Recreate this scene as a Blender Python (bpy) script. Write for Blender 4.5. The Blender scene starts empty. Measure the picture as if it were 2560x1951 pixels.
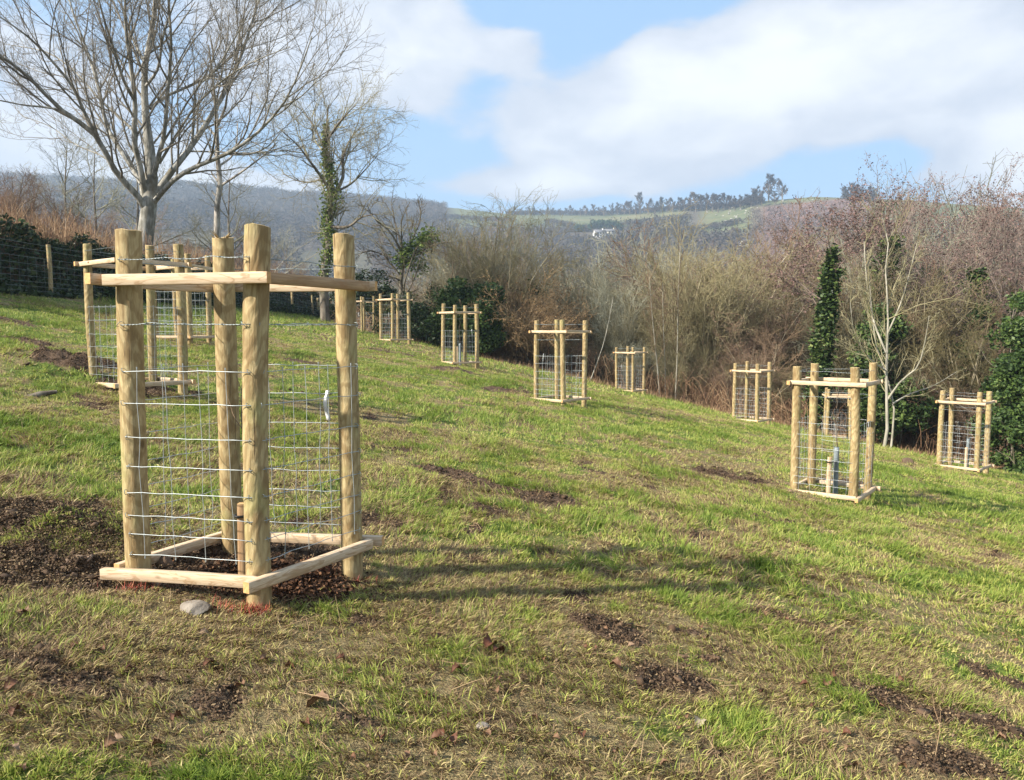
import bpy, math, random
import numpy as np
from mathutils import Vector
C = bpy.context
SC = C.scene
R = math.radians
PI = math.pi

# ------------------------------------------------------------------ camera
FPX = 1934.0; PITCH = R(4.47); CX, CY = 1280.0, 975.5
cam = bpy.data.cameras.new("camera"); cam.lens = FPX / 2560 * 36; cam.sensor_width = 36
cam.clip_start = 0.05; cam.clip_end = 6000
camo = bpy.data.objects.new("camera", cam); SC.collection.objects.link(camo)
camo.location = (0, 0, 0); camo.rotation_euler = (PI / 2 - PITCH, 0, 0)
SC.camera = camo

# ------------------------------------------------------------------ light and sky
SUN_EL = R(34); SUN_AZ = math.atan2(-0.90, -0.44)      # azimuth measured from +Y towards +X
S = Vector((math.sin(SUN_AZ) * math.cos(SUN_EL), math.cos(SUN_AZ) * math.cos(SUN_EL), math.sin(SUN_EL)))
sun = bpy.data.lights.new("sun", 'SUN'); sun.energy = 5.0; sun.angle = R(1.0); sun.color = (1.0, .93, .82)
suno = bpy.data.objects.new("sun", sun); SC.collection.objects.link(suno)
suno.rotation_euler = (-S).to_track_quat('-Z', 'Y').to_euler()

SC.view_settings.view_transform = 'Standard'; SC.view_settings.look = 'None'
SC.view_settings.exposure = 1.22; SC.view_settings.gamma = 1.0
SC.cycles.use_denoising = True
SC.cycles.max_bounces = 5; SC.cycles.diffuse_bounces = 2; SC.cycles.glossy_bounces = 1
SC.cycles.transmission_bounces = 2; SC.cycles.transparent_max_bounces = 4; SC.cycles.volume_bounces = 0


class NG:
    """tiny helper for node graphs"""
    def __init__(s, tree):
        s.t = tree; s.n = tree.nodes; s.l = tree.links
    def put(s, node, i, v):
        if v is None: return
        if hasattr(v, 'is_linked') or hasattr(v, 'links'): s.l.new(v, node.inputs[i])
        else: node.inputs[i].default_value = v
    def m(s, op, a, b=None, c=None, clamp=False):
        n = s.n.new('ShaderNodeMath'); n.operation = op; n.use_clamp = clamp
        for i, v in enumerate((a, b, c)): s.put(n, i, v)
        return n.outputs[0]
    def vm(s, op, a, b=None):
        n = s.n.new('ShaderNodeVectorMath'); n.operation = op
        s.put(n, 0, a); s.put(n, 1, b)
        return n.outputs[0]
    def noise(s, vec, scale, detail=4, rough=.55, dist=0.0):
        n = s.n.new('ShaderNodeTexNoise'); s.put(n, 'Vector', vec)
        n.inputs['Scale'].default_value = scale; n.inputs['Detail'].default_value = detail
        n.inputs['Roughness'].default_value = rough; n.inputs['Distortion'].default_value = dist
        return n.outputs[0]
    def rng(s, v, a, b, c=0.0, d=1.0, smooth=True):
        n = s.n.new('ShaderNodeMapRange'); n.interpolation_type = 'SMOOTHSTEP' if smooth else 'LINEAR'
        s.put(n, 0, v)
        for i, x in zip((1, 2, 3, 4), (a, b, c, d)): n.inputs[i].default_value = x
        return n.outputs[0]
    def mix(s, f, a, b, mode='MIX'):
        n = s.n.new('ShaderNodeMix'); n.data_type = 'RGBA'; n.blend_type = mode
        s.put(n, 0, f)
        for i, v in ((6, a), (7, b)):
            if isinstance(v, tuple): v = (*v[:3], 1)
            s.put(n, i, v)
        return n.outputs[2]
    def attr(s, name, out='Fac'):
        n = s.n.new('ShaderNodeAttribute'); n.attribute_name = name
        return n.outputs[out]
    def obj(s):
        return s.n.new('ShaderNodeTexCoord').outputs['Object']
    def scale(s, vec, sc):
        return s.vm('MULTIPLY', vec, tuple(sc))
    def rand(s):
        return s.n.new('ShaderNodeObjectInfo').outputs['Random']


W = bpy.data.worlds.new("World"); SC.world = W; W.use_nodes = True
g = NG(W.node_tree); g.n.clear()
sky = g.n.new('ShaderNodeTexSky'); sky.sky_type = 'NISHITA'; sky.sun_disc = False
sky.sun_elevation = SUN_EL; sky.sun_rotation = SUN_AZ
sky.air_density = 1.15; sky.dust_density = 0.6; sky.ozone_density = 1.6
tc = g.n.new('ShaderNodeTexCoord').outputs['Generated']
sep = g.n.new('ShaderNodeSeparateXYZ'); g.l.new(tc, sep.inputs[0])
az = g.m('ARCTAN2', sep.outputs[0], sep.outputs[1]); el = g.m('ARCSINE', sep.outputs[2])
comb = g.n.new('ShaderNodeCombineXYZ'); g.l.new(az, comb.inputs[0]); g.l.new(g.m('MULTIPLY', el, 2.0), comb.inputs[1])
cv = comb.outputs[0]
n1 = g.noise(cv, 3.6, 9, .56, .25)
n2 = g.noise(g.vm('ADD', cv, (3.1, 1.7, 0)), 9.0, 7, .55, .3)


def skydir(px, py):                      # picture position (2204 px wide) -> azimuth, elevation of that piece of sky
    X = (px * 1.1615 - CX) / FPX; Y = (CY - py * 1.1615) / FPX
    c, s_ = math.cos(PITCH), math.sin(PITCH)
    x, y, z = X, c + Y * s_, -s_ + Y * c
    return math.atan2(x, y), math.atan2(z, math.hypot(x, y))


cl = [(850, 80, 180, 120, 1.35), (850, 180, 110, 50, .7), (1110, 105, 85, 65, .85), (1900, 110, 420, 135, 1.6), (1560, 200, 250, 95, 1.35), (1260, 250, 190, 60, 1.1),
      (1400, 105, 60, 60, .8), (1420, 345, 330, 45, .75), (1130, 395, 230, 30, .8), (2200, 345, 120, 90, 2.3), (430, 400, 260, 50, .7), (500, 130, 170, 170, .7), (130, 300, 200, 120, .9), (60, 60, 130, 110, .6),
      (1300, 400, 700, 30, .5), (1850, 345, 190, 36, -.45), (1290, 45, 190, 45, -.8), (890, 345, 110, 55, -.7), (1060, 25, 60, 40, -.5), (1040, 190, 60, 50, -.35)]
acc = None
for (px, py, wx, wy, a) in cl:
    a0, e0 = skydir(px, py); sx = wx / 1665.0; sy = wy / 1665.0
    dx = g.m('DIVIDE', g.m('SUBTRACT', az, a0), sx); dy = g.m('DIVIDE', g.m('SUBTRACT', el, e0), sy)
    q = g.m('ADD', g.m('MULTIPLY', dx, dx), g.m('MULTIPLY', dy, dy))
    v = g.m('MULTIPLY', g.m('EXPONENT', g.m('MULTIPLY', q, -1.0)), a)
    acc = v if acc is None else g.m('ADD', acc, v)
out_of_view = g.rng(g.m('ABSOLUTE', az), .75, 1.1, 0, .55)
dens = g.m('ADD', g.m('ADD', acc, out_of_view), g.m('MULTIPLY', g.m('SUBTRACT', n1, .5), 1.9))
dens = g.m('ADD', dens, g.m('MULTIPLY', g.m('SUBTRACT', n2, .5), 1.3))
mask = g.rng(dens, .27, .76, 0.05, .97)
lum = g.rng(g.m('ADD', g.m('MULTIPLY', n2, .5), g.m('MULTIPLY', dens, .25)), .3, .9, .0, 1)
ccol = g.mix(lum, (3.4, 3.7, 4.25), (5.4, 5.5, 5.65))
skyc = g.mix(1.0, sky.outputs[0], (1.0, 1.0, 1.0), 'MULTIPLY')
skyc = g.mix(.75, skyc, (1.95, 3.3, 5.1))
final = g.mix(mask, skyc, ccol)
bg = g.n.new('ShaderNodeBackground'); g.l.new(final, bg.inputs[0]); bg.inputs[1].default_value = 0.09
wo = g.n.new('ShaderNodeOutputWorld'); g.l.new(bg.outputs[0], wo.inputs[0])


# ------------------------------------------------------------------ helpers
def mk(name, V, quads=None, tris=None, mat=None, parent=None, smooth=True, attrs=None, loc=None, mats=None, midx=None):
    me = bpy.data.meshes.new(name)
    V = np.asarray(V, np.float32).reshape(-1, 3)
    q = np.zeros((0, 4), np.int32) if quads is None or len(quads) == 0 else np.asarray(quads, np.int32)
    t = np.zeros((0, 3), np.int32) if tris is None or len(tris) == 0 else np.asarray(tris, np.int32)
    me.vertices.add(len(V)); me.vertices.foreach_set("co", V.ravel())
    nl = q.size + t.size
    me.loops.add(nl); me.loops.foreach_set("vertex_index", np.concatenate([q.ravel(), t.ravel()]))
    me.polygons.add(len(q) + len(t))
    st = np.concatenate([np.arange(len(q)) * 4, q.size + np.arange(len(t)) * 3]).astype(np.int32)
    me.polygons.foreach_set("loop_start", st)
    if smooth: me.polygons.foreach_set("use_smooth", np.ones(len(st), bool))
    if mats:
        for m_ in mats: me.materials.append(m_)
        if midx is not None: me.polygons.foreach_set("material_index", np.asarray(midx, np.int32))
    elif mat: me.materials.append(mat)
    for k, a in (attrs or {}).items():
        a = np.asarray(a, np.float32)
        if a.ndim == 1:
            at_ = me.attributes.new(k, 'FLOAT', 'POINT'); at_.data.foreach_set("value", a)
        else:
            at_ = me.attributes.new(k, 'FLOAT_COLOR', 'POINT')
            at_.data.foreach_set("color", np.concatenate([a, np.ones((len(a), 1), np.float32)], 1).ravel())
    me.update(calc_edges=True)
    o = bpy.data.objects.new(name, me); SC.collection.objects.link(o)
    if parent: o.parent = parent
    if loc is not None: o.location = loc
    return o


def tag(o, label=None, cat=None, group=None, kind=None):
    if label: o["label"] = label
    if cat: o["category"] = cat
    if group: o["group"] = group
    if kind: o["kind"] = kind
    return o


def thing(name, label, cat, loc=(0, 0, 0), rz=0, group=None):
    o = bpy.data.objects.new(name, None); SC.collection.objects.link(o)
    o.empty_display_size = .1
    o.location = loc; o.rotation_euler = (0, 0, rz)
    return tag(o, label, cat, group)


def copy_tree(o, parent=None):
    c = o.copy(); SC.collection.objects.link(c)
    if parent: c.parent = parent
    for ch in list(o.children): copy_tree(ch, c)
    return c


class MB:
    """collects vertex, quad and triangle arrays for one mesh"""
    def __init__(s): s.V = []; s.Q = []; s.T = []; s.n = 0; s.A = []; s.mi = []
    def add(s, V, Q=None, T=None, a=0.0):
        V = np.asarray(V, float).reshape(-1, 3)
        if Q is not None and len(Q): s.Q.append(np.asarray(Q) + s.n)
        if T is not None and len(T): s.T.append(np.asarray(T) + s.n)
        s.V.append(V); s.n += len(V)
        s.A.append(np.full(len(V), a) if np.isscalar(a) else np.asarray(a))
    def build(s, name, mat, parent=None, smooth=True, **k):
        return mk(name, np.concatenate(s.V), np.concatenate(s.Q) if s.Q else None,
                  np.concatenate(s.T) if s.T else None, mat, parent, smooth, {'tint': np.concatenate(s.A)}, **k)


def tubes(P, Rd, s=3):
    """P (n,k,3) polylines, Rd (n,k) radii -> verts, quads"""
    P = np.asarray(P, float); Rd = np.asarray(Rd, float)
    n, k, _ = P.shape
    T = np.gradient(P, axis=1); T /= np.linalg.norm(T, axis=2, keepdims=True) + 1e-9
    m = np.abs(T.mean(1)); ref = np.zeros((n, 3)); ref[np.arange(n), m.argmin(1)] = 1
    U = np.cross(T, ref[:, None, :]); U /= np.linalg.norm(U, axis=2, keepdims=True) + 1e-9
    Vv = np.cross(T, U)
    a = np.arange(s) / s * 2 * PI
    ring = P[:, :, None] + Rd[:, :, None, None] * (U[:, :, None] * np.cos(a)[None, None, :, None] + Vv[:, :, None] * np.sin(a)[None, None, :, None])
    idx = np.arange(n * k * s).reshape(n, k, s)
    A = idx[:, :-1]; B = idx[:, 1:]
    Q = np.stack([A, np.roll(A, -1, 2), np.roll(B, -1, 2), B], -1).reshape(-1, 4)
    return ring.reshape(-1, 3), Q


def resample(P, k):
    P = np.asarray(P, float); d = np.r_[0, np.cumsum(np.linalg.norm(np.diff(P, axis=0), axis=1))]
    # smooth catmull-rom through the given points
    m = len(P); out = []
    tt = np.linspace(0, d[-1], k)
    for t in tt:
        i = min(np.searchsorted(d, t, side='right') - 1, m - 2)
        u = (t - d[i]) / max(d[i + 1] - d[i], 1e-9)
        p0 = P[max(i - 1, 0)]; p1 = P[i]; p2 = P[i + 1]; p3 = P[min(i + 2, m - 1)]
        out.append(.5 * ((2 * p1) + (-p0 + p2) * u + (2 * p0 - 5 * p1 + 4 * p2 - p3) * u * u + (-p0 + 3 * p1 - 3 * p2 + p3) * u ** 3))
    return np.array(out)


def sstep(x, a, b):
    t = np.clip((np.asarray(x, float) - a) / (b - a), 0, 1); return t * t * (3 - 2 * t)


def vnoise(x, y, seed=0):
    x = np.asarray(x, float); y = np.asarray(y, float)
    xi = np.floor(x).astype(np.int64); yi = np.floor(y).astype(np.int64)
    fx = x - xi; fy = y - yi; fx = fx * fx * (3 - 2 * fx); fy = fy * fy * (3 - 2 * fy)
    def h(a, b):
        v = (a * 374761393 + b * 668265263 + seed * 982451653) & 0xffffffff
        v = ((v ^ (v >> 13)) * 1274126177) & 0xffffffff
        return ((v ^ (v >> 16)) & 0xffff) / 65535.0
    a = h(xi, yi); b = h(xi + 1, yi); c = h(xi, yi + 1); d = h(xi + 1, yi + 1)
    return (a * (1 - fx) + b * fx) * (1 - fy) + (c * (1 - fx) + d * fx) * fy


def fbm(x, y, sc, oct_=4, seed=0, gain=.5):
    s = 0; a = 1; t = 0
    for i in range(oct_):
        s = s + a * vnoise(np.asarray(x) * sc * 2 ** i + 17.3 * i, np.asarray(y) * sc * 2 ** i - 9.1 * i, seed + i); t += a; a *= gain
    return s / t


_c, _s = math.cos(PITCH), math.sin(PITCH)


def at(px, py, D):                       # photograph position (2560 wide) at forward distance D -> place in the scene
    X = (px - CX) / FPX; Y = (CY - py) / FPX
    y = _c + Y * _s; z = -_s + Y * _c
    return np.array([X / y * D, D, z / y * D])


# ------------------------------------------------------------------ the lie of the land
CP = np.array([(-1.79, 3.63, -1.20), (-1.175, 3.51, -1.262), (-.848, 4.03, -1.31), (-1.54, 4.13, -1.235),
               (-4.39, 9.07, -.70), (-6.5, 15.4, -.23), (-4.05, 26.9, -.44), (-1.45, 21.6, -.99), (.99, 15.84, -1.50),
               (4.33, 28.3, -2.29), (6.79, 21.8, -2.61), (4.08, 9.76, -2.12), (9.63, 16.35, -2.98), (10.6, 25, -3.55), (-6.6, 36, -.15),
               (0, 0, -1.5), (3.5, 3.0, -1.9), (-8, -2, -.3), (8, -2, -2.7), (-12, 25, .85), (-11, 14, .62)])


def _pl(x, y): return -1.35 - .17 * np.asarray(x, float) + 0 * np.asarray(y, float)


def _tps(r2): return np.where(r2 > 1e-9, .5 * r2 * np.log(np.maximum(r2, 1e-9)), 0)


_d2 = ((CP[:, None, :2] - CP[None, :, :2]) ** 2).sum(-1)
_K = _tps(_d2) + np.eye(len(CP)) * 3.0
_Pm = np.c_[np.ones(len(CP)), CP[:, :2]]
_A = np.block([[_K, _Pm], [_Pm.T, np.zeros((3, 3))]])
_w = np.linalg.solve(_A, np.r_[CP[:, 2] - _pl(CP[:, 0], CP[:, 1]), 0, 0, 0])
EX = [-60, -30, -14, -11, -7, -1, 4.5, 8, 12, 15, 20, 26, 32, 60]
EY = [70, 62, 52, 44, 38, 31.5, 30.6, 28.8, 27.5, 24.5, 19, 10, 0, -30]
BANKX = -11.0
RX = [0, 200, 400, 600, 800, 950, 1100, 1300, 1450, 1550, 1650, 1750, 1850, 1950, 2204]
RY = [384, 393, 403, 417, 432, 445, 462, 462, 451, 447, 432, 424, 426, 430, 450]
_ra = [skydir(a, b) for a, b in zip(RX, RY)]
RAZ = [-3.2, -1.2] + [a for a, b in _ra] + [1.2, 3.2]
REL = [.03, .12] + [math.tan(b) for a, b in _ra] + [.09, .03]
RDI = [(-3.2, 900), (-.5, 980), (-.1, 900), (.1, 820), (.3, 640), (.6, 640), (3.2, 900)]


def edge(x, y): return y - np.interp(x, EX, EY)       # metres past the field's far edge


def lumps(x, y):
    return .045 * (fbm(x, y, .9, 3, 5) - .5) + .05 * (fbm(x, y, 3.0, 3, 9) - .5)


def height(x, y, detail=True):
    x = np.asarray(x, float); y = np.asarray(y, float)
    shp = x.shape; x = x.ravel(); y = y.ravel()
    r = np.hypot(x, y); z = _pl(np.clip(x, -40, 45), y)
    near = r < 75
    res = np.zeros_like(x)
    if near.any():
        xx = x[near]; yy = y[near]
        rr = np.full(len(xx), 0.0)
        for i in range(len(CP)):
            rr += _w[i] * _tps((xx - CP[i, 0]) ** 2 + (yy - CP[i, 1]) ** 2)
        rr += _w[-3] + _w[-2] * xx + _w[-1] * yy
        res[near] = np.clip(rr, -.6, .6) * (1 - sstep(r[near], 34, 70))
    z = z + res
    L = np.clip(-6 - x, 0, 8); z += .008 * L * L
    bk = np.interp(y, [-20, 30, 48, 56], [1, 1, .9, 0])
    wob = .5 * (fbm(x, y, .35, 2, 3) - .5)
    z += 1.15 * sstep(-(x - BANKX) + wob, 0.15, 1.1) * bk
    e = edge(x, y)
    z -= .22 * np.clip(e, 0, 45) * sstep(x, -12, -1)
    if detail: z += lumps(x, y) * (1 - sstep(r, 30, 60))
    A = np.arctan2(x, y)
    E = np.interp(A, RAZ, REL); Rr = np.interp(A, [a for a, b in RDI], [b for a, b in RDI])
    t = np.clip((r - 230) / (Rr - 230), 0, 1)
    t = t + .03 * np.sin(t * 9 + A * 7) * sstep(t, 0, .2) * (1 - t)
    zr = E * Rr
    zf = -13 + (zr + 13) * t
    zf = np.where(r > Rr, zr - (r - Rr) * .02, zf)
    zf += (fbm(x, y, .006, 3, 21) - .5) * 10 * sstep(r, 200, 400) * (1 - sstep(t, .8, 1.0) * .8)
    f = sstep(r, 80, 190)
    z = z * (1 - f) + zf * f
    return z.reshape(shp)


def hz(x, y): return float(height(np.array([x]), np.array([y]))[0])


def ground(px, py):                      # where the line of sight through (px,py) of the photograph meets the ground
    d = at(px, py, 1.0)
    ts = np.geomspace(1.2, 1200, 900)
    zz = height(d[0] * ts, ts, False)
    k = np.argmax(d[2] * ts < zz)
    a, b = ts[max(k - 1, 0)], ts[k]
    for _ in range(14):
        m = (a + b) / 2
        if d[2] * m < float(height(np.array([d[0] * m]), np.array([m]), False)[0]): b = m
        else: a = m
    return np.array([d[0] * b, b, hz(d[0] * b, b)])


g2 = lambda x, y: ground(x * 1.1615, y * 1.1615)

# bare soil patches: centre, long radius, short radius, turn, strength   (all on the ground)
MUD = []


def mudpx(x0, x1, y, thick, st=1.0):     # a patch between two points seen on the ground, thickness in metres
    a = g2(x0, y if np.isscalar(y) else y[0]); b = g2(x1, y if np.isscalar(y) else y[1])
    c = (a + b) / 2; d = b - a
    MUD.append((c[0], c[1], max(np.hypot(d[0], d[1]) / 2, .05), thick, math.atan2(d[1], d[0]), st))


for a in [(-120, 225, (1150, 1115), .26, 1.6), (-60, 200, (1210, 1230), .22, 1.35), (350, 730, 1215, .36, 1.8), (560, 740, (1255, 1245), .13, 1.4),
          (1490, 1700, (1015, 1058), .16, 1.5), (900, 1230, (1005, 1085), .24, 1.15), (1030, 1100, 1098, .1, 1.), (1240, 1380, (1335, 1395), .12, 1.4),
          (1440, 1510, (1345, 1358), .05, 1.1), (1400, 1530, (1480, 1475), .12, 1.35), (1850, 2204, (1500, 1560), .16, 1.1), (2050, 2204, (1420, 1470), .1, .9),
          (1600, 1790, (1330, 1350), .12, .8), (1900, 2204, (1640, 1660), .12, 1.0), (700, 1000, (1560, 1600), .08, .6), (60, 330, (1480, 1500), .06, .7),
          (90, 170, (800, 806), .5, 1.6), (210, 250, (805, 806), .35, 1.5), (250, 420, (838, 850), .4, 1.2), (0, 80, (730, 735), .5, 1.2), (0, 40, 690, .3, 1.),
          (620, 700, (775, 785), .3, 1.2), (780, 900, (748, 770), .6, .9), (910, 1010, (790, 806), .5, .9), (1040, 1130, (835, 848), .45, 1.3), (1200, 1320, (850, 870), .5, .8),
          (1440, 1530, (1140, 1155), .12, 1.), (1100, 1200, (1160, 1170), .10, .7), (1720, 1760, (910, 918), .3, 1.), (2080, 2204, (1185, 1200), .14, .6),
          (1200, 1420, (950, 960), .3, .45), (1500, 1600, (880, 884), .3, 1.2), (940, 1020, (1205, 1208), .08, .9), (1750, 1880, (1030, 1045), .3, .8), (820, 900, (960, 975), .2, .8),
          (1030, 1100, (1550, 1560), .06, .8), (1630, 1700, (1120, 1124), .12, .8), (2050, 2120, (1010, 1015), .3, .8), (980, 1040, (785, 795), .4, 1.0)]:
    mudpx(*a)


def mud(x, y):
    x = np.asarray(x, float); y = np.asarray(y, float); X0, Y0 = x, y
    x, y = x + .45 * (fbm(x, y, 2.0, 3, 301) - .5) * np.clip(y / 6, .5, 2), y + .45 * (fbm(x, y, 2.0, 3, 302) - .5) * np.clip(y / 6, .5, 2)
    m = np.zeros_like(x)
    for (cx, cy, a, b, th, st) in MUD:
        k = (np.abs(x - cx) < a + b * 3) & (np.abs(y - cy) < a + b * 3)
        if not k.any(): continue
        dx = x[k] - cx; dy = y[k] - cy; c, s = math.cos(th), math.sin(th)
        u = (dx * c + dy * s) / (a + b * .3); v = (-dx * s + dy * c) / b
        m[k] = np.maximum(m[k], st * np.exp(-(u ** 4 + v * v)))
    n = fbm(x, y, 3.2, 5, 31, .62)
    m = m * (.05 + 1.75 * n)
    sp = sstep(fbm(x, y, 2.6, 4, 77, .6), .59, .72) * .8 * sstep(fbm(x, y, .5, 2, 78), .38, .6)
    return np.clip(sstep(np.maximum(m, sp * .9 * (1 - .5 * sstep(np.hypot(x, y), 6, 20))), .28, .92), 0, 1)


BROWN = []
for (px, py, rr, st) in [(2030, 1480, .5, .5), (1450, 1490, .35, .4), (1300, 1380, .3, .35), (250, 1440, .35, .35), (1050, 1260, .5, .25), (2000, 1640, .4, .5), (1250, 1640, .5, .35), (500, 1500, .3, .25), (1560, 1130, .5, .25), (1100, 1060, .9, .35)]:
    c_ = g2(px, py); BROWN.append((c_[0], c_[1], rr, st))


def dry(x, y):                            # 0 lush green .. 1 straw and dead thatch
    x = np.asarray(x, float); y = np.asarray(y, float)
    n = fbm(x, y, .7, 4, 41, .6) * .42 + fbm(x, y, 3.4, 4, 43, .6) * .58
    base = np.interp(y + .25 * x, [1.5, 3.2, 4.5, 7, 12, 20, 30], [.24, .20, .02, -.04, -.04, -.06, -.1])
    base = base - .12 * sstep(-x, 4.5, 9)
    br = 0
    for (cx, cy, rr, st) in BROWN: br = np.maximum(br, st * np.exp(-((x - cx) ** 2 + (y - cy) ** 2) / rr ** 2))
    return np.clip((n - .5) * 4.2 + .5 + base + br, 0, 1)


# ------------------------------------------------------------------ materials
def new_mat(name):
    m = bpy.data.materials.new(name); m.use_nodes = True
    t = NG(m.node_tree); t.n.clear()
    b = t.n.new('ShaderNodeBsdfPrincipled'); o = t.n.new('ShaderNodeOutputMaterial'); t.l.new(b.outputs[0], o.inputs[0])
    b.inputs['Roughness'].default_value = .85; b.inputs['Specular IOR Level'].default_value = .25
    t.b = b; t.o = o
    return m, t


def bump(t, h, dist=.01, st=1.0):
    b = t.n.new('ShaderNodeBump'); b.inputs['Distance'].default_value = dist; b.inputs['Strength'].default_value = st
    t.l.new(h, b.inputs['Height']); t.l.new(b.outputs[0], t.b.inputs['Normal'])


def mat_post():
    m, t = new_mat("treated_round_wood")
    oc = t.obj(); off = t.vm('ADD', oc, None); r = t.rand()
    comb = t.n.new('ShaderNodeCombineXYZ'); t.l.new(t.m('MULTIPLY', r, 37.0), comb.inputs[2]); t.l.new(t.m('MULTIPLY', r, 11.0), comb.inputs[0])
    p = t.vm('ADD', oc, comb.outputs[0])
    warp = t.noise(t.scale(p, (1, 1, .6)), 7, 3, .5)
    gr = t.noise(t.scale(p, (9, 9, 1.3)), 7, 5, .6, .8)
    wv = t.n.new('ShaderNodeTexWave'); wv.wave_type = 'RINGS'; wv.rings_direction = 'SPHERICAL'
    wv.inputs['Scale'].default_value = 6.5; wv.inputs['Distortion'].default_value = 9; wv.inputs['Detail'].default_value = 3; wv.inputs['Detail Scale'].default_value = 1.6
    t.l.new(t.scale(p, (1.5, 1.5, .55)), wv.inputs['Vector'])
    blot = t.noise(t.scale(p, (5, 5, 1.6)), 2.2, 4, .6, .6)
    c = t.mix(t.rng(gr, .3, .7), (.31, .225, .105), (.47, .37, .195))
    c = t.mix(t.m('MULTIPLY', t.rng(wv.outputs[1], .4, .85), .5), c, (.22, .145, .06))
    c = t.mix(t.m('MULTIPLY', t.rng(blot, .5, .6), .6), c, (.19, .12, .05))
    c = t.mix(t.m('MULTIPLY', t.rng(warp, .52, .7), .45), c, (.34, .33, .13))
    vo = t.n.new('ShaderNodeTexVoronoi'); t.l.new(t.scale(p, (1, 1, .55)), vo.inputs['Vector']); vo.inputs['Scale'].default_value = 6.0
    c = t.mix(t.rng(vo.outputs[0], .05, .12, .85, 0), c, (.10, .055, .02))
    ck = t.noise(t.scale(p, (30, 30, .9)), 2.2, 3, .5, .3); c = t.mix(t.m('MULTIPLY', t.rng(ck, .63, .68), .75), c, (.07, .04, .018))
    t.l.new(c, t.b.inputs['Base Color']); bump(t, t.m('ADD', gr, t.m('MULTIPLY', wv.outputs[1], .5)), .004, .8)
    t.b.inputs['Roughness'].default_value = .7
    return m


def mat_rail(name, c1, c2):
    m, t = new_mat(name)
    oc = t.obj(); r = t.rand()
    comb = t.n.new('ShaderNodeCombineXYZ'); t.l.new(t.m('MULTIPLY', r, 53.0), comb.inputs[0]); t.l.new(t.m('MULTIPLY', r, 7.0), comb.inputs[1])
    p = t.vm('ADD', oc, comb.outputs[0])
    gr = t.noise(t.scale(p, (1.4, 22, 22)), 4, 5, .6, .6)
    fig = t.noise(t.scale(p, (1.3, 9, 9)), 2.2, 3, .5, 1.6)
    c = t.mix(t.rng(gr, .3, .7), c1, c2)
    c = t.mix(t.m('MULTIPLY', t.rng(t.m('PINGPONG', t.m('MULTIPLY', fig, 9.0), 1.0), .6, .98), .6), c, (.34, .19, .09))
    vo = t.n.new('ShaderNodeTexVoronoi'); t.l.new(t.scale(p, (.5, 1, 1)), vo.inputs['Vector']); vo.inputs['Scale'].default_value = 8.0
    c = t.mix(t.rng(vo.outputs[0], .06, .13, .9, 0), c, (.14, .06, .025))
    st = t.noise(p, 3.0, 3, .5)
    c = t.mix(t.m('MULTIPLY', t.rng(st, .55, .75), .3), c, (.33, .24, .13))
    t.l.new(c, t.b.inputs['Base Color']); bump(t, gr, .002, .6); t.b.inputs['Roughness'].default_value = .75
    return m


def mat_flat(name, c1, c2, sc=8, rough=.85, bumpd=0, metal=0, att=False, vary=False):
    m, t = new_mat(name)
    f = t.noise(t.obj(), sc, 4, .6)
    if att: f = t.m('ADD', t.m('MULTIPLY', f, .4), t.m('MULTIPLY', t.attr('tint'), .6))
    if vary: f = t.m('ADD', t.m('MULTIPLY', f, .4), t.m('MULTIPLY', t.rand(), .6))
    c = t.mix(t.rng(f, .25, .75), c1, c2)
    t.l.new(c, t.b.inputs['Base Color']); t.b.inputs['Roughness'].default_value = rough; t.b.inputs['Metallic'].default_value = metal
    if bumpd: bump(t, f, bumpd, 1)
    return m


def mat_leaf(name, cols, rough=.5, trans=.25):
    """leaf or blade: colour from the per-leaf 'tint' attribute"""
    m, t = new_mat(name)
    ramp = t.n.new('ShaderNodeValToRGB'); t.l.new(t.attr('tint'), ramp.inputs[0])
    el_ = ramp.color_ramp.elements
    while len(el_) < len(cols): el_.new(.5)
    for i, (p, c) in enumerate(cols): el_[i].position = p; el_[i].color = (*c, 1)
    t.l.new(ramp.outputs[0], t.b.inputs['Base Color']); t.b.inputs['Roughness'].default_value = rough
    if trans:
        tr = t.n.new('ShaderNodeBsdfTranslucent'); t.l.new(ramp.outputs[0], tr.inputs[0])
        mx = t.n.new('ShaderNodeMixShader'); mx.inputs[0].default_value = trans
        t.l.new(t.b.outputs[0], mx.inputs[1]); t.l.new(tr.outputs[0], mx.inputs[2]); t.l.new(mx.outputs[0], t.o.inputs[0])
    return m


def mat_bark(name, c1, c2, c3, sc=3.0, moss=.5):
    m, t = new_mat(name)
    p = t.obj(); n1_ = t.noise(p, sc, 5, .6); n2_ = t.noise(t.scale(p, (1, 1, .3)), sc * 5, 4, .65)
    c = t.mix(t.rng(n2_, .35, .65), c1, c2)
    c = t.mix(t.m('MULTIPLY', t.rng(n1_, .5, .66), moss), c, c3)
    t.l.new(c, t.b.inputs['Base Color']); bump(t, n2_, .02, .6)
    return m


M = {}
M['post'] = mat_post()
M['rail'] = mat_rail("sawn_softwood", (.50, .37, .23), (.68, .53, .37))
M['railend'] = mat_flat("cut_end_grain", (.50, .27, .10), (.66, .40, .18), 60)
M['posttop'] = mat_flat("sawn_post_top", (.42, .29, .13), (.60, .45, .24), 45)
M['wire'] = mat_flat("galvanised_wire", (.22, .26, .26), (.52, .55, .55), 30, .42, 0, .5, att=True)
M['tagw'] = mat_flat("white_plastic", (.78, .78, .76), (.86, .86, .85), 20, .4)
M['tube'] = mat_flat("clear_grey_plastic", (.15, .18, .19), (.25, .28, .29), 20, .35)
M['black'] = mat_flat("black_rubber", (.02, .02, .02), (.035, .035, .03), 20, .6)
M['stake'] = mat_rail("stake_wood", (.30, .18, .09), (.46, .30, .16))
M['stone'] = mat_flat("pale_stone", (.17, .14, .11), (.31, .27, .22), 14, .9, .01)
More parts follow.
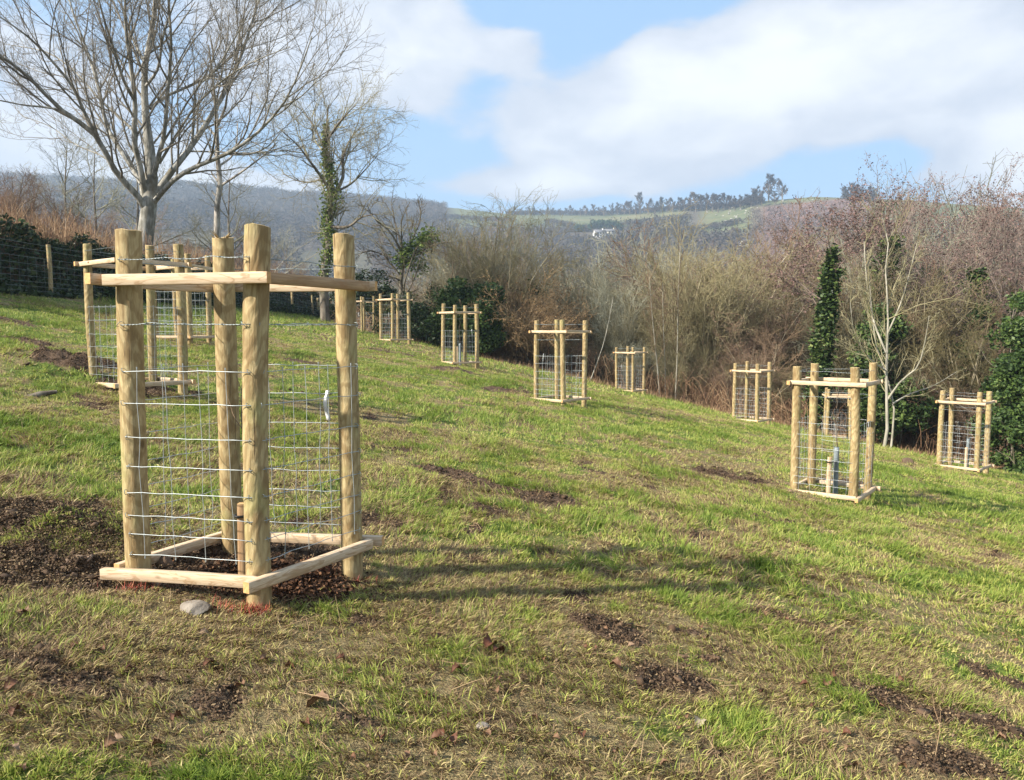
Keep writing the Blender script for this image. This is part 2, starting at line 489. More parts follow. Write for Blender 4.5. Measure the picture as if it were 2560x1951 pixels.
M['soil'] = mat_flat("dark_soil", (.045, .028, .016), (.12, .075, .045), 12, .95, .01, 0, True)
M['clay'] = mat_flat("dry_clods", (.13, .085, .055), (.26, .18, .125), 12, .95, .01, 0, True)
M['clay2'] = mat_leaf('torn_turf_flakes', [(0, (.035, .022, .012)), (.6, (.11, .07, .04)), (1, (.28, .20, .11))], .9, 0)
M['mulch'] = mat_flat("bark_mulch", (.030, .015, .009), (.15, .075, .038), 30, .9, 0, 0, True)
M['barkA'] = mat_bark("grey_ash_bark", (.15, .14, .11), (.40, .385, .34), (.12, .10, .06), 1.0, .85)
M['twigA'] = mat_flat("grey_twig", (.13, .112, .085), (.28, .25, .20), 2)
M['barkB'] = mat_bark("dark_bark", (.09, .07, .05), (.22, .19, .15), (.11, .12, .04), 1.5)
M['barkW'] = mat_bark("pale_stem_bark", (.23, .21, .16), (.42, .385, .31), (.14, .14, .08), 1.0, .6)
M['barkS'] = mat_bark('light_stem_bark', (.22, .18, .11), (.42, .36, .25), (.17, .17, .08), 1.2)
M['twigO'] = mat_flat("olive_twig", (0.132, 0.109, 0.050), (0.295, 0.254, 0.139), 1.2, vary=True)
M['twigG'] = mat_flat("grey_green_twig", (0.158, 0.152, 0.099), (0.344, 0.336, 0.246), 1.2, vary=True)
M['twigB'] = mat_flat("brown_twig", (0.112, 0.073, 0.043), (0.262, 0.180, 0.111), 1.2, vary=True)
M['twigR'] = mat_flat("reddish_twig", (0.132, 0.083, 0.053), (0.295, 0.201, 0.135), 1.2, vary=True)
M['twigP'] = mat_flat("purple_alder_twig", (.105, .080, .062), (.245, .195, .160), 1.2, vary=True)
M['twigY'] = mat_flat("tan_dead_stem", (.26, .165, .085), (.42, .29, .16), 1.2, vary=True)
M['ivy'] = mat_leaf("ivy_leaves", [(0, (.014, .028, .008)), (.5, (.045, .080, .020)), (.8, (.10, .15, .035)), (1, (.20, .23, .08))], .5, .15)
M['ivyY'] = mat_leaf("yellow_green_ivy_leaves", [(0, (.045, .08, .014)), (.5, (.14, .20, .04)), (1, (.30, .34, .08))], .4, .2)  # ivy of a yellower, paler green than the other ivy
M['dkivy'] = mat_leaf("bramble_leaves", [(0, (.012, .022, .008)), (.6, (.03, .055, .015)), (.85, (.08, .10, .03)), (1, (.16, .09, .04))], .45, .15)
M['grass'] = mat_leaf("grass_blades", [(0, (.11, .19, .028)), (.25, (.26, .325, .058)), (.48, (.48, .48, .12)), (.64, (.53, .43, .20)), (.80, (.34, .235, .125)), (1, (.105, .062, .036))], .55, .35)
M['red'] = mat_leaf("sprayed_red_grass", [(0, (.26, .06, .04)), (.6, (.50, .09, .07)), (1, (.50, .24, .11))], .5, .2)
M['deadleaf'] = mat_leaf("dead_leaf", [(0, (.12, .045, .025)), (.5, (.22, .125, .07)), (1, (.40, .32, .23))], .6, .2)
M['drygrass'] = mat_leaf("dry_stems", [(0, (.16, .085, .05)), (.5, (.30, .18, .10)), (1, (.46, .33, .19))], .7, .15)
M['catkin'] = mat_leaf("catkins", [(0, (.10, .058, .048)), (1, (.25, .155, .135))], .7, 0)
M['bud'] = mat_leaf("tan_dead_leaves", [(0, (.18, .10, .045)), (1, (.38, .25, .12))], .7, .2)
M['canopy'] = mat_leaf("bare_woodland_canopy", [(0, (.022, .021, .020)), (.5, (.06, .052, .042)), (.8, (.095, .068, .057)), (1, (.13, .11, .085))], .9, 0)
M['fir'] = mat_leaf("evergreen_canopy", [(0, (.012, .030, .014)), (1, (.05, .09, .035))], .8, 0)
M['wool'] = mat_flat("wool", (.42, .40, .35), (.55, .52, .47), 4)
M['wallw'] = mat_flat("white_render", (.78, .78, .76), (.84, .84, .82), 2)
M['roof'] = mat_flat("slate_roof", (.12, .12, .13), (.20, .19, .19), 2)
M['glass'] = mat_flat("dark_window", (.03, .04, .05), (.06, .07, .08), 2, .2)


def mat_ground():
    m, t = new_mat("field_turf")
    geo = t.n.new('ShaderNodeNewGeometry').outputs['Position']
    md = t.attr('mud'); dr = t.attr('dry')
    n_ = t.noise(geo, 2.5, 6, .65); f_ = t.noise(geo, 28, 5, .7); ff = t.noise(geo, 110, 3, .7)
    green = t.mix(t.rng(f_, .35, .65), (.065, .105, .02), (.17, .22, .045))
    straw = t.mix(t.rng(ff, .35, .65), (.15, .11, .055), (.38, .30, .15))
    c = t.mix(t.rng(t.m('ADD', dr, t.m('MULTIPLY', t.m('SUBTRACT', f_, .5), .9)), .25, .8), green, straw)
    soil = t.mix(t.rng(t.m('ADD', t.m('MULTIPLY', f_, .6), t.m('MULTIPLY', n_, .4)), .36, .64), (.045, .027, .016), (.20, .135, .09))
    c = t.mix(t.rng(t.m('ADD', md, t.m('MULTIPLY', t.m('SUBTRACT', f_, .5), .5)), .15, .5), c, soil)
    lit = t.mix(t.rng(f_, .3, .7), (.055, .035, .02), (.19, .125, .07))
    c = t.mix(t.attr('litter'), c, lit)
    t.l.new(c, t.b.inputs['Base Color']); t.b.inputs['Roughness'].default_value = .95; t.b.inputs['Specular IOR Level'].default_value = .1
    bump(t, t.m('ADD', f_, t.m('MULTIPLY', ff, .4)), .05, .9)
    return m


def mat_hills():
    m, t = new_mat("hill_pasture_and_scrub")
    geo = t.n.new('ShaderNodeNewGeometry').outputs['Position']
    n_ = t.noise(geo, .012, 5, .6); f_ = t.noise(geo, .09, 6, .65); ff = t.noise(geo, .5, 4, .65)
    past = t.mix(t.rng(f_, .3, .7), (.085, .105, .045), (.15, .155, .08))
    past = t.mix(t.rng(n_, .5, .7, 0, .5), past, (.22, .185, .09))
    wood = t.mix(t.rng(ff, .3, .7), (.05, .045, .035), (.13, .105, .08))
    c = t.mix(t.attr('pasture'), wood, past)
    c = t.mix(t.attr('scrub'), c, t.mix(t.rng(ff, .35, .65), (.10, .06, .05), (.24, .155, .13)))
    t.l.new(c, t.b.inputs['Base Color']); t.b.inputs['Roughness'].default_value = .95; t.b.inputs['Specular IOR Level'].default_value = .1
    return m


M['ground'] = mat_ground(); M['hills'] = mat_hills()

# ------------------------------------------------------------------ ground meshes
ang = np.r_[np.linspace(-PI, -.95, 40)[:-1], np.linspace(-.95, .95, 620), np.linspace(.95, PI, 40)[1:]]
rad = np.r_[0.0, np.geomspace(1.0, 60, 430), np.geomspace(60, 130, 30)[1:]]
radf = np.r_[rad[-1], np.geomspace(130, 1000, 170)[1:], np.geomspace(1000, 1500, 14)[1:]]


def polar(ra, an):
    Rr, Aa = np.meshgrid(ra, an, indexing='ij')
    x = Rr * np.sin(Aa); y = Rr * np.cos(Aa)
    i = np.arange(len(ra) * len(an)).reshape(len(ra), len(an))
    Q = np.stack([i[:-1, :-1], i[1:, :-1], i[1:, 1:], i[:-1, 1:]], -1).reshape(-1, 4)
    return x.ravel(), y.ravel(), Q


x, y, Q = polar(rad, ang)
mdv = mud(x, y); z = height(x, y)
z += mdv * (1 - sstep(np.hypot(x, y), 25, 45)) * (.06 * (fbm(x, y, 7, 3, 61) - .4) + .06 * (fbm(x, y, 20, 3, 67, .7) - .5))
for (px, py, hh, rr) in [(95, 1125, .07, .35), (170, 1155, .06, .2), (1530, 1018, .10, .25), (1610, 1035, .07, .3), (1670, 1055, .05, .25), (130, 798, .22, .8), (1100, 838, .15, .5), (1290, 1345, .04, .12), (980, 800, .1, .5), (228, 1246, -.055, .17)]:
    c_ = g2(px, py); z += hh * np.exp(-((x - c_[0]) ** 2 + (y - c_[1]) ** 2) / rr ** 2) * (.6 + .8 * fbm(x, y, 9, 3, 71))
ee = edge(x, y)
litter = np.clip(sstep(ee + 1.6 * (fbm(x, y, .8, 3, 88) - .5), -.4, 1.2) * sstep(x, -9, -6.5) + sstep(-(x - BANKX), .0, .5), 0, 1)
field = mk("field_ground", np.c_[x, y, z], Q, None, M['ground'], attrs={'mud': mdv, 'dry': dry(x, y), 'litter': litter})
tag(field, "sloping grass field with muddy patches", None, kind='structure')


def heightM(x, y):
    """ground height with the soil heaps, for resting things"""
    zz = height(x, y) + mud(x, y) * (.06 * (fbm(x, y, 7, 3, 61) - .4) + .06 * (fbm(x, y, 20, 3, 67, .7) - .5))
    for (px, py, hh, rr) in HEAPS: zz = zz + hh * np.exp(-((x - px) ** 2 + (y - py) ** 2) / rr ** 2) * (.6 + .8 * fbm(x, y, 9, 3, 71))
    return zz


HEAPS = []
for (px, py, hh, rr) in [(95, 1125, .07, .35), (170, 1155, .06, .2), (1530, 1018, .10, .25), (1610, 1035, .07, .3), (1670, 1055, .05, .25), (130, 798, .22, .8), (1100, 838, .15, .5), (1290, 1345, .04, .12), (980, 800, .1, .5), (228, 1246, -.055, .17)]:
    c_ = g2(px, py); HEAPS.append((c_[0], c_[1], hh, rr))

x, y, Q = polar(radf, ang); A_ = np.arctan2(x, y); z = height(x, y); rr_ = np.hypot(x, y)
tel = z / rr_
azp = lambda p: skydir(p, 450)[0]
elp = lambda p: math.tan(skydir(1100, p)[1])
past = sstep(A_, azp(955), azp(990)) * (1 - sstep(A_, azp(1460), azp(1500))) * sstep(tel, elp(494), elp(488))
p2 = sstep(A_, azp(1490), azp(1530)) * sstep(tel, elp(515) , elp(500))
past = np.maximum(past, p2)
nz = fbm(x, y, .01, 3, 8)
past = np.maximum(past, .3 * sstep(fbm(x, y, .0045, 3, 12), .64, .68) * (1 - sstep(rr_, 450, 600)))
past = np.maximum(past, .25 * ((A_ > azp(640)) & (A_ < azp(800)) & (tel > elp(600)) & (tel < elp(545))))
scrub = sstep(A_, azp(1600), azp(1660)) * (1 - sstep(A_, azp(1860), azp(1900))) * (1 - sstep(tel + (A_ - azp(1600)) * -.05, elp(463), elp(455)))
hills = mk("hills", np.c_[x, y, z], Q, None, M['hills'], attrs={'pasture': past, 'scrub': scrub * (nz > .4)})
tag(hills, "far hillside with pasture and woodland", None, kind='structure')

# ------------------------------------------------------------------ trees
def grow(rng, P0, R0, levels):
    """P0 (n,k,3) starting limbs, R0 (n,k); returns [(P,R)] one entry per level"""
    out = [(P0, R0)]; P, Rd = P0, R0
    for L in levels:
        n, k, _ = P.shape; c = L.get('n', 1)
        N = n * c
        par = np.repeat(np.arange(n), c)
        t = (np.tile(np.arange(c), n) + rng.random(N)) / c
        if 'per' in L:
            Lall = np.linalg.norm(np.diff(P, axis=1), axis=2).sum(1); cnt = np.clip(np.round(Lall * L['per'] + rng.random(n) - .5), 1, 40).astype(int)
            par = np.repeat(np.arange(n), cnt); N = len(par); st_ = np.repeat(np.cumsum(cnt) - cnt, cnt); t = (np.arange(N) - st_ + rng.random(N)) / cnt[par]
        t = L.get('t0', .25) + (1 - L.get('t0', .25)) * t; t = np.minimum(t, .985)
        f = t * (k - 1); i = np.minimum(f.astype(int), k - 2); u = f - i
        p = P[par, i] * (1 - u)[:, None] + P[par, i + 1] * u[:, None]
        rp = Rd[par, i] * (1 - u) + Rd[par, i + 1] * u
        T = P[par, i + 1] - P[par, i]; T /= np.linalg.norm(T, axis=1, keepdims=True) + 1e-9
        q = rng.normal(size=(N, 3)); q -= (q * T).sum(1, keepdims=True) * T; q /= np.linalg.norm(q, axis=1, keepdims=True) + 1e-9
        a = L['ang'] * (1 + .3 * rng.normal(size=N))
        d = T * np.cos(a)[:, None] + q * np.sin(a)[:, None]
        Lp = np.linalg.norm(np.diff(P, axis=1), axis=2).sum(1)[par]
        ln = L['len'] * Lp * (1 - L.get('tap', .55) * t) * (1 + .3 * rng.normal(size=N)).clip(.3, 1.8)
        if 'abs' in L: ln = np.minimum(L['abs'] * (1 - L.get('tap', .35) * t) * (1 + .35 * rng.normal(size=N)).clip(.35, 1.9), Lp * .75)
        ln = np.maximum(ln, L.get('minlen', .05))
        r0 = np.minimum(rp * L.get('rr', .6), L.get('rmax', 1)); r0 = np.maximum(r0, L['rmin'])
        kk = L.get('k', 4); pts = [p]; cur = p
        for s_ in range(kk - 1):
            d = d + np.array([0, 0, L.get('up', .1)]) + L.get('wig', .15) * rng.normal(size=(N, 3))
            d /= np.linalg.norm(d, axis=1, keepdims=True)
            cur = cur + d * (ln / (kk - 1))[:, None]; pts.append(cur)
        P = np.stack(pts, 1); Rd = r0[:, None] * np.linspace(1, L.get('tip', .35), kk)[None]
        Rd = np.maximum(Rd, L['rmin'] * .7)
        out.append((P, Rd))
    return out


def limbs(paths, k=10):
    P = np.array([resample(p, k) for p, r0, r1 in paths]); Rd = np.array([np.linspace(r0, r1, k) for p, r0, r1 in paths])
    return P, Rd


def leaves_on(rng, pts, size, spread, tint=(0, 1), flat=.6):
    """leaf-sized faces round the given points -> verts, quads, tint"""
    n = len(pts); c = pts + rng.normal(size=(n, 3)) * spread
    a = rng.normal(size=(n, 3)); a[:, 2] *= flat; a /= np.linalg.norm(a, axis=1, keepdims=True)
    b = np.cross(a, rng.normal(size=(n, 3))); b /= np.linalg.norm(b, axis=1, keepdims=True) + 1e-9
    s = size * (.6 + .8 * rng.random(n))[:, None]
    V = np.stack([c - a * s, c + b * s * .6, c + a * s, c - b * s * .6], 1).reshape(-1, 3)
    tt = tint[0] + (tint[1] - tint[0]) * rng.random(n)
    return V, np.arange(n * 4).reshape(n, 4), np.repeat(tt, 4)


def tree_parts(lv, nmain, bark, twig, parent, sides=(8, 6, 4, 3, 3, 3), trunk='trunk', crown='crown'):
    m = MB(); q = MB()
    for i, (P, Rd) in enumerate(lv):
        V, Q = tubes(P, Rd, sides[i])
        (m if i < nmain else q).add(V, Q)
    a = m.build(trunk, bark, parent)
    b = q.build(crown, twig, parent) if q.V else None
    return a, b


# ---- thicket templates, base at the origin, about 10 m tall
def coppice(rng, H=9, stems=11, spread=.33, lean=.5, twig='twigO', bark='barkS', n=(10, 9, 5), rmin=.007, cat_=None):
    P = []; 
    for i in range(stems):
        a = 2 * PI * i / stems + rng.normal() * .4; s = spread * H * (.35 + .75 * rng.random()); h = H * (.62 + .32 * rng.random())
        b = np.array([math.cos(a), math.sin(a), 0])
        P.append((np.array([b * .15, b * s * .25 + [0, 0, h * .35], b * s * .6 + [0, 0, h * .68], b * s * (1 + lean * .3) + [0, 0, h]]) + rng.normal(size=(4, 3)) * [.12, .12, 0] * [[0], [1], [1.5], [1.5]],
                  .05 + .03 * rng.random(), .012))
    P0, R0 = limbs(P, 9)
    lv = grow(rng, P0, R0, [dict(per=2.0, abs=2.3, len=1, ang=.6, rmin=.012, rmax=.03, up=.05, wig=.17, k=6, t0=.10),
                            dict(per=3.4, abs=1.05, len=1, ang=.65, rmin=rmin * 1.3, up=.02, wig=.22, k=5, t0=.1),
                            dict(per=4.6, abs=.5, len=1, ang=.65, rmin=rmin, up=.05, wig=.22, k=4, t0=.1)])
    return lv


def standard(rng, H=11, limbs_n=9, width=.36, t0=.22, up=.12, rmin=.007, n=(9, 8, 5), droop=0, trunk_r=.14, fork=0):
    H = H * .86; top = np.array([rng.normal() * .4, rng.normal() * .4, H])
    P0, R0 = limbs([(np.array([[0, 0, -.3], [rng.normal() * .12, rng.normal() * .12, H * .3], [rng.normal() * .25, rng.normal() * .25, H * .62], top]), trunk_r, .02)], 12)
    l1 = dict(n=limbs_n, len=width, ang=.85, rmin=.02, rmax=.07, up=up, wig=.1, k=7, t0=t0, tap=.55)
    lv = grow(rng, P0, R0, [l1, dict(per=2.2, abs=1.9, len=1, ang=.65, rmin=.012, up=.07 - droop, wig=.14, k=6, t0=.14),
                            dict(per=3.2, abs=1.0, len=1, ang=.65, rmin=rmin * 1.3, up=.04, wig=.18, k=5, t0=.1),
                            dict(per=4.4, abs=.5, len=1, ang=.65, rmin=rmin, up=.05, wig=.22, k=4, t0=.1)])
    return lv


def make_tree(name, label, cat, lv, nmain, bark, twig, group=None, extra=None, rng=None):
    t = thing(name, label, cat, group=group)
    tree_parts(lv, nmain, bark, twig, t)
    if extra:
        kind, cnt, size, spread = extra
        P = lv[-1][0].reshape(-1, 3); P = P[rng.integers(0, len(P), cnt)]
        V, Q, tt = leaves_on(rng, P, size, spread)
        mk({'catkin': 'catkins', 'bud': 'dead_leaves'}[kind], V, Q, None, M[kind], t, False, {'tint': tt})
    return t


TPL = {}


def tpl(key, name, label, cat, group, fn, nmain, bark, twig, seeds, extra=None):
    TPL[key] = []
    for s_ in seeds:
        rg = np.random.default_rng(s_)
        TPL[key].append((name, label, cat, group, fn(rg), nmain, bark, twig, extra, rg, [None]))


tpl('olive', 'bare_shrub', "bare olive-brown multi-stemmed shrub in the thicket beyond the field", 'shrub', "olive-brown shrubs of the thicket",
    lambda r: coppice(r, 9, 13, .36), 1, M['barkS'], M['twigO'], (11, 12, 13))
tpl('grey', 'bare_shrub', "bare grey-green shrub with upright twigs in the thicket beyond the field", 'shrub', "grey-green shrubs of the thicket",
    lambda r: coppice(r, 9, 12, .34), 1, M['barkS'], M['twigG'], (21, 22))
tpl('brown', 'bare_shrub', "bare reddish-brown shrub with fine twigs in the thicket beyond the field", 'shrub', "reddish-brown shrubs of the thicket",
    lambda r: coppice(r, 9, 11, .32), 1, M['barkS'], M['twigR'], (31, 32))
tpl('umber', 'bare_tree', "bare brown tree with a rounded crown in the thicket beyond the field", 'tree', "round-crowned brown trees of the thicket",
    lambda r: standard(r, 10, 12, .42, .16), 1, M['barkS'], M['twigB'], (41, 42))
tpl('alder', 'alder_tree', "bare alder with purplish catkin-laden twigs in the wood on the right", 'tree', "purple-tinged alders of the wood",
    lambda r: standard(r, 11, 16, .33, .28, .10), 1, M['barkS'], M['twigP'], (51, 52), ('catkin', 9000, .035, .05))
tpl('tan', 'dead_bush', "tan bush with withered leaves at the edge of the thicket", 'bush', "tan withered bushes at the thicket edge",
    lambda r: coppice(r, 4, 10, .5, 1.0), 1, M['barkB'], M['twigY'], (61,), ('bud', 5200, .05, .05))


def place(key, x, y, H, H0, rz, wide=1.0, i=None, label=None, group='same', sink=.15):
    L = TPL[key]; i = rnd.randrange(len(L)) if i is None else i % len(L)
    e = L[i]
    if e[10][0] is None:
        o = make_tree(e[0], e[1], e[2], e[4], e[5], e[6], e[7], e[3], e[8], e[9]); e[10][0] = o
    else: o = copy_tree(e[10][0])
    zm = float(np.percentile(e[4][-1][0][:, :, 2], 99.2)); s = H / zm
    o.location = (x, y, hz(x, y) - sink); o.rotation_euler = (0, 0, rz); o.scale = (s * wide, s * wide, s)
    if label:
        o['label'] = label; o['group'] = 'bare shrubs on and behind the bank'
        if group is None and 'group' in o: del o['group']
    else: o['label'] = e[1]; o['group'] = e[3]
    return o


rnd = random.Random(5)
# skyline of the thicket: picture x (2204) -> picture y of the tree tops
SKX = [740, 800, 860, 920, 960, 1010, 1050, 1090, 1150, 1230, 1300, 1380, 1440, 1510, 1570, 1640, 1700, 1780, 1850, 1920, 1980, 2050, 2130, 2204, 2500]
SKY = [610, 605, 590, 550, 500, 465, 450, 480, 545, 562, 545, 515, 500, 485, 505, 545, 520, 480, 475, 420, 455, 455, 430, 435, 435]


def kinds(px, row):
    if px < 900: return ['brown', 'umber', 'grey']
    if px < 1100: return ['olive', 'grey', 'umber', 'brown']
    if px < 1260: return ['umber', 'brown', 'olive', 'umber']
    if px < 1440: return ['grey', 'olive', 'grey', 'olive']
    if px < 1640: return ['olive', 'brown', 'olive', 'umber']
    if px < 1830: return ['umber', 'umber', 'brown', 'olive', 'grey'] if row < 4 else ['umber', 'alder', 'grey']
    return ['umber', 'olive', 'umber', 'brown', 'alder'] if row < 3 else ['alder', 'umber', 'alder', 'grey']


H0 = {'olive': 9, 'grey': 9, 'brown': 9, 'umber': 10, 'alder': 11, 'tan': 4}
for row, (off, step, hk) in enumerate([(1.3, 50, .45), (3.0, 60, .68), (6, 66, .86), (11, 74, .97), (18, 80, 1.0), (27, 90, 1.0)]):
    px = 770 + row * 17
    while px < 2420:
        azv = skydir(px, 700)[0] if px < 2300 else skydir(px, 700)[0]
        t = math.tan(azv)
        # distance where this line of sight crosses the field edge
        ys = np.linspace(4, 60, 400); e = edge(t * ys, ys); yy = ys[np.argmax(e > 0)] + off + rnd.uniform(-1, 1) * (1 + row * .5)
        xx = t * yy
        top = np.interp(px, SKX, SKY) + rnd.uniform(0, 34)
        ztop = math.tan(skydir(px, top)[1]) * math.hypot(xx, yy)
        H = (ztop - hz(xx, yy)) * hk * rnd.uniform(.88, 1.02)
        H = max(H, 2.0)
        k = rnd.choice(kinds(px, row))
        if row == 0 and k in ('umber', 'alder'): k = 'olive' if px < 1500 else 'brown'
        if px < 940 and row > 2: pass
        if row < 2 and 1735 < px < 1805: px += 30; continue
        place(k, xx, yy, H, H0[k], rnd.uniform(0, 6.28), rnd.uniform(.85, 1.15) * (.8 if H > 11 else 1))
        px += step * rnd.uniform(.75, 1.25)


def at_ground(px, D):                    # photograph column (2204 wide) at forward distance D -> x, y on the ground
    p = at(px * 1.1615, 800, D); return p[0], D


for (px, D, top, k, wd) in [(1048, 36, 434, 'grey', 1.0), (1085, 34, 470, 'olive', .95), (1010, 35, 468, 'olive', .9), (965, 34, 500, 'umber', 1.0), (1190, 36, 522, 'umber', 1.0), (1240, 37, 545, 'grey', .9), (1385, 40, 490, 'grey', 1.0),
                            (1500, 35, 462, 'brown', 1.15), (1460, 33, 520, 'olive', 1.1), (1560, 34, 500, 'olive', 1.1), (1530, 32, 560, 'olive', 1.0), (1690, 41, 476, 'umber', .9), (1785, 46, 432, 'alder', .7), (1735, 40, 470, 'alder', .8),
                            (1925, 42, 388, 'alder', .75), (1885, 44, 405, 'alder', .7), (1990, 46, 436, 'grey', .7), (2062, 42, 440, 'alder', .7), (2130, 40, 406, 'alder', .75), (2180, 38, 414, 'alder', .75), (2230, 36, 400, 'alder', .75), (1830, 36, 500, 'umber', .9),
                            (1960, 34, 560, 'umber', .9), (2050, 33, 590, 'olive', .9), (1330, 33, 590, 'grey', .8), (1620, 33, 600, 'brown', .9), (1700, 32, 640, 'umber', .9)]:
    t_ = math.tan(skydir(px, 700)[0]); X = t_ * D; place(k, X, D, at(px * 1.1615, top * 1.1615, D)[2] - hz(X, D), H0[k], rnd.uniform(0, 6.28), wd)

# ---- the big ash on the left, its limbs laid out one by one
def zz1(pts, D0):
    """points (v, w, depth offset) read in the enlarged upper-left corner of the photograph"""
    out = []
    for (v, w, dd) in pts: out.append(at(v * .4535, w * .4535, D0 + dd))
    return np.array(out)


D0 = 28.0
AX, AY = at(345, 610, D0)[0], D0
ash = thing("ash_tree", "large bare spreading tree with pale grey bark forking low, on the bank at the left", "tree", (AX, AY, hz(AX, AY) - .2))
org = np.array(ash.location)
spec = [([(790, 1420, 0), (800, 1300, 0), (825, 1180, 0), (822, 1080, 0), (835, 950, .1), (820, 780, .2), (800, 600, .2), (800, 350, .2), (850, 100, .2), (860, -260, 0), (840, -600, -.3)], .52, .03),
        ([(815, 1180, 0), (765, 1090, -.3), (690, 1010, -.6), (620, 920, -1.0), (520, 740, -1.5), (330, 600, -2.4), (130, 400, -3.2), (-60, 280, -4.0), (-300, 190, -5)], .20, .03),
        ([(800, 1120, 0), (775, 1000, .4), (700, 880, .7), (590, 700, 1.4), (540, 470, 2.), (480, 280, 2.6), (390, 30, 3.2), (330, -250, 3.6)], .17, .025),
        ([(560, 800, -1.3), (470, 630, -1.9), (400, 480, -2.4), (280, 330, -3.), (150, 200, -3.6), (-80, 40, -4.4)], .11, .02),
        ([(805, 1100, 0), (775, 930, -.4), (740, 780, -.7), (745, 560, -1.), (715, 330, -1.3), (690, 100, -1.6), (700, -250, -2)], .19, .03),
        ([(835, 1030, .1), (870, 880, -.3), (905, 740, -.8), (925, 500, -1.3), (945, 250, -2.), (930, 0, -2.6), (960, -300, -3)], .15, .025),
        ([(835, 1110, 0), (880, 1040, .5), (950, 940, .9), (1060, 800, 1.4), (1170, 630, 2.), (1270, 450, 2.6), (1350, 250, 3.1), (1420, 20, 3.6), (1500, -200, 4)], .21, .025),
        ([(845, 1120, 0), (960, 990, -.8), (1100, 910, -1.5), (1240, 855, -2.), (1400, 750, -2.6), (1550, 590, -3.2), (1640, 420, -3.6), (1720, 200, -4)], .16, .02),
        ([(1060, 790, 1.4), (1070, 620, 1.), (1085, 480, .8), (1180, 400, .6), (1300, 200, .3), (1400, 20, 0)], .09, .02),
        ([(830, 600, .2), (900, 540, .9), (1010, 490, 1.5), (1150, 420, 2.4), (1290, 300, 3.1), (1420, 160, 3.8), (1560, 0, 4.2)], .10, .02),
        ([(1040, 835, 1.3), (1200, 838, .9), (1340, 845, .6), (1480, 835, .3), (1620, 790, 0), (1760, 760, -.3)], .055, .012),
        ([(330, 605, -2.4), (230, 590, -2.6), (130, 580, -2.9), (0, 555, -3.3), (-150, 530, -3.6)], .06, .015),
        ([(735, 720, .8), (650, 640, 1.3), (540, 540, 2.), (420, 400, 3.), (260, 290, 3.8), (60, 250, 4.6)], .09, .018),
        ([(745, 560, -1.), (680, 440, -1.6), (620, 250, -2.3), (560, 60, -2.8), (500, -200, -3.2)], .10, .02),
        ([(800, 480, .2), (870, 380, -.6), (900, 200, -1.3), (960, 20, -1.9), (1050, -200, -2.4)], .09, .02),
        ([(800, 350, .2), (740, 230, .9), (680, 60, 1.6), (640, -160, 2.1)], .09, .02),
        ([(880, 900, -.2), (1000, 700, -.9), (1100, 560, -1.6), (1260, 420, -2.4), (1420, 330, -3.1), (1600, 260, -3.8)], .08, .015),
        ([(1550, 590, -3.2), (1650, 540, -3.4), (1740, 450, -3.6), (1830, 300, -3.8)], .04, .012),
        ([(640, 930, -1), (560, 860, -.6), (420, 800, -.2), (280, 700, .2), (120, 640, .5)], .05, .012)]
rg = np.random.default_rng(3)
P0, R0 = limbs([(zz1(p, D0) - org, a * .62, b * .8) for p, a, b in spec], 14)
lv = grow(rg, P0, R0, [dict(per=1.45, abs=3.4, len=1, ang=.6, rmin=.013, rmax=.042, up=.10, wig=.10, k=8, t0=.14),
                       dict(per=2.3, abs=1.5, len=1, ang=.6, rmin=.008, rmax=.018, up=.05, wig=.12, k=6, t0=.1),
                       dict(per=2.8, abs=.75, len=1, ang=.65, rmin=.0055, up=.03, wig=.15, k=5, t0=.1),
                       dict(per=4.5, abs=.38, len=1, ang=.7, rmin=.0045, up=.16, wig=.2, k=4, t0=.1)])
R0[0] = np.interp(np.linspace(0, 1, 14), [0, .17, .30, .42, 1], [.29, .25, .18, .12, .03])
lv[0] = (P0, R0)
m_ = MB()
for i in range(len(P0)):
    V, Q = tubes(P0[i:i + 1], R0[i:i + 1], 12 if i == 0 else 8); m_.add(V, Q)
m_.build("trunk", M['barkA'], ash)
m_ = MB()
for i, s_ in ((1, 5), (2, 4), (3, 3), (4, 3)): V, Q = tubes(lv[i][0], lv[i][1], s_); m_.add(V, Q)
m_.build("crown", M['twigA'], ash)


def ivy_column(rg, path, radii, n, size, mat, parent, name="ivy", tint=(0, 1)):
    P = resample(path, 40); Rr = np.interp(np.linspace(0, 1, 40), np.linspace(0, 1, len(radii)), radii)
    f = rg.random(n) * 38.99; i = f.astype(int); u = (f - i)[:, None]
    c = P[i] * (1 - u) + P[i + 1] * u; rr = Rr[i]
    clump = .35 + 1.3 * vnoise(f * .75, rg.random(n) * 3, 5)
    a = rg.random(n) * 2 * PI; r_ = rr * clump * (.35 + .65 * rg.random(n) ** .5) * np.where(rg.random(n) < .14, 1.55, 1)
    c = c + np.stack([np.cos(a) * r_, np.sin(a) * r_, rg.normal(size=n) * .12], 1)
    V, Q, t = leaves_on(rg, c, size, size * .5, tint)
    return mk(name, V, Q, None, mat, parent, False, {'tint': t})


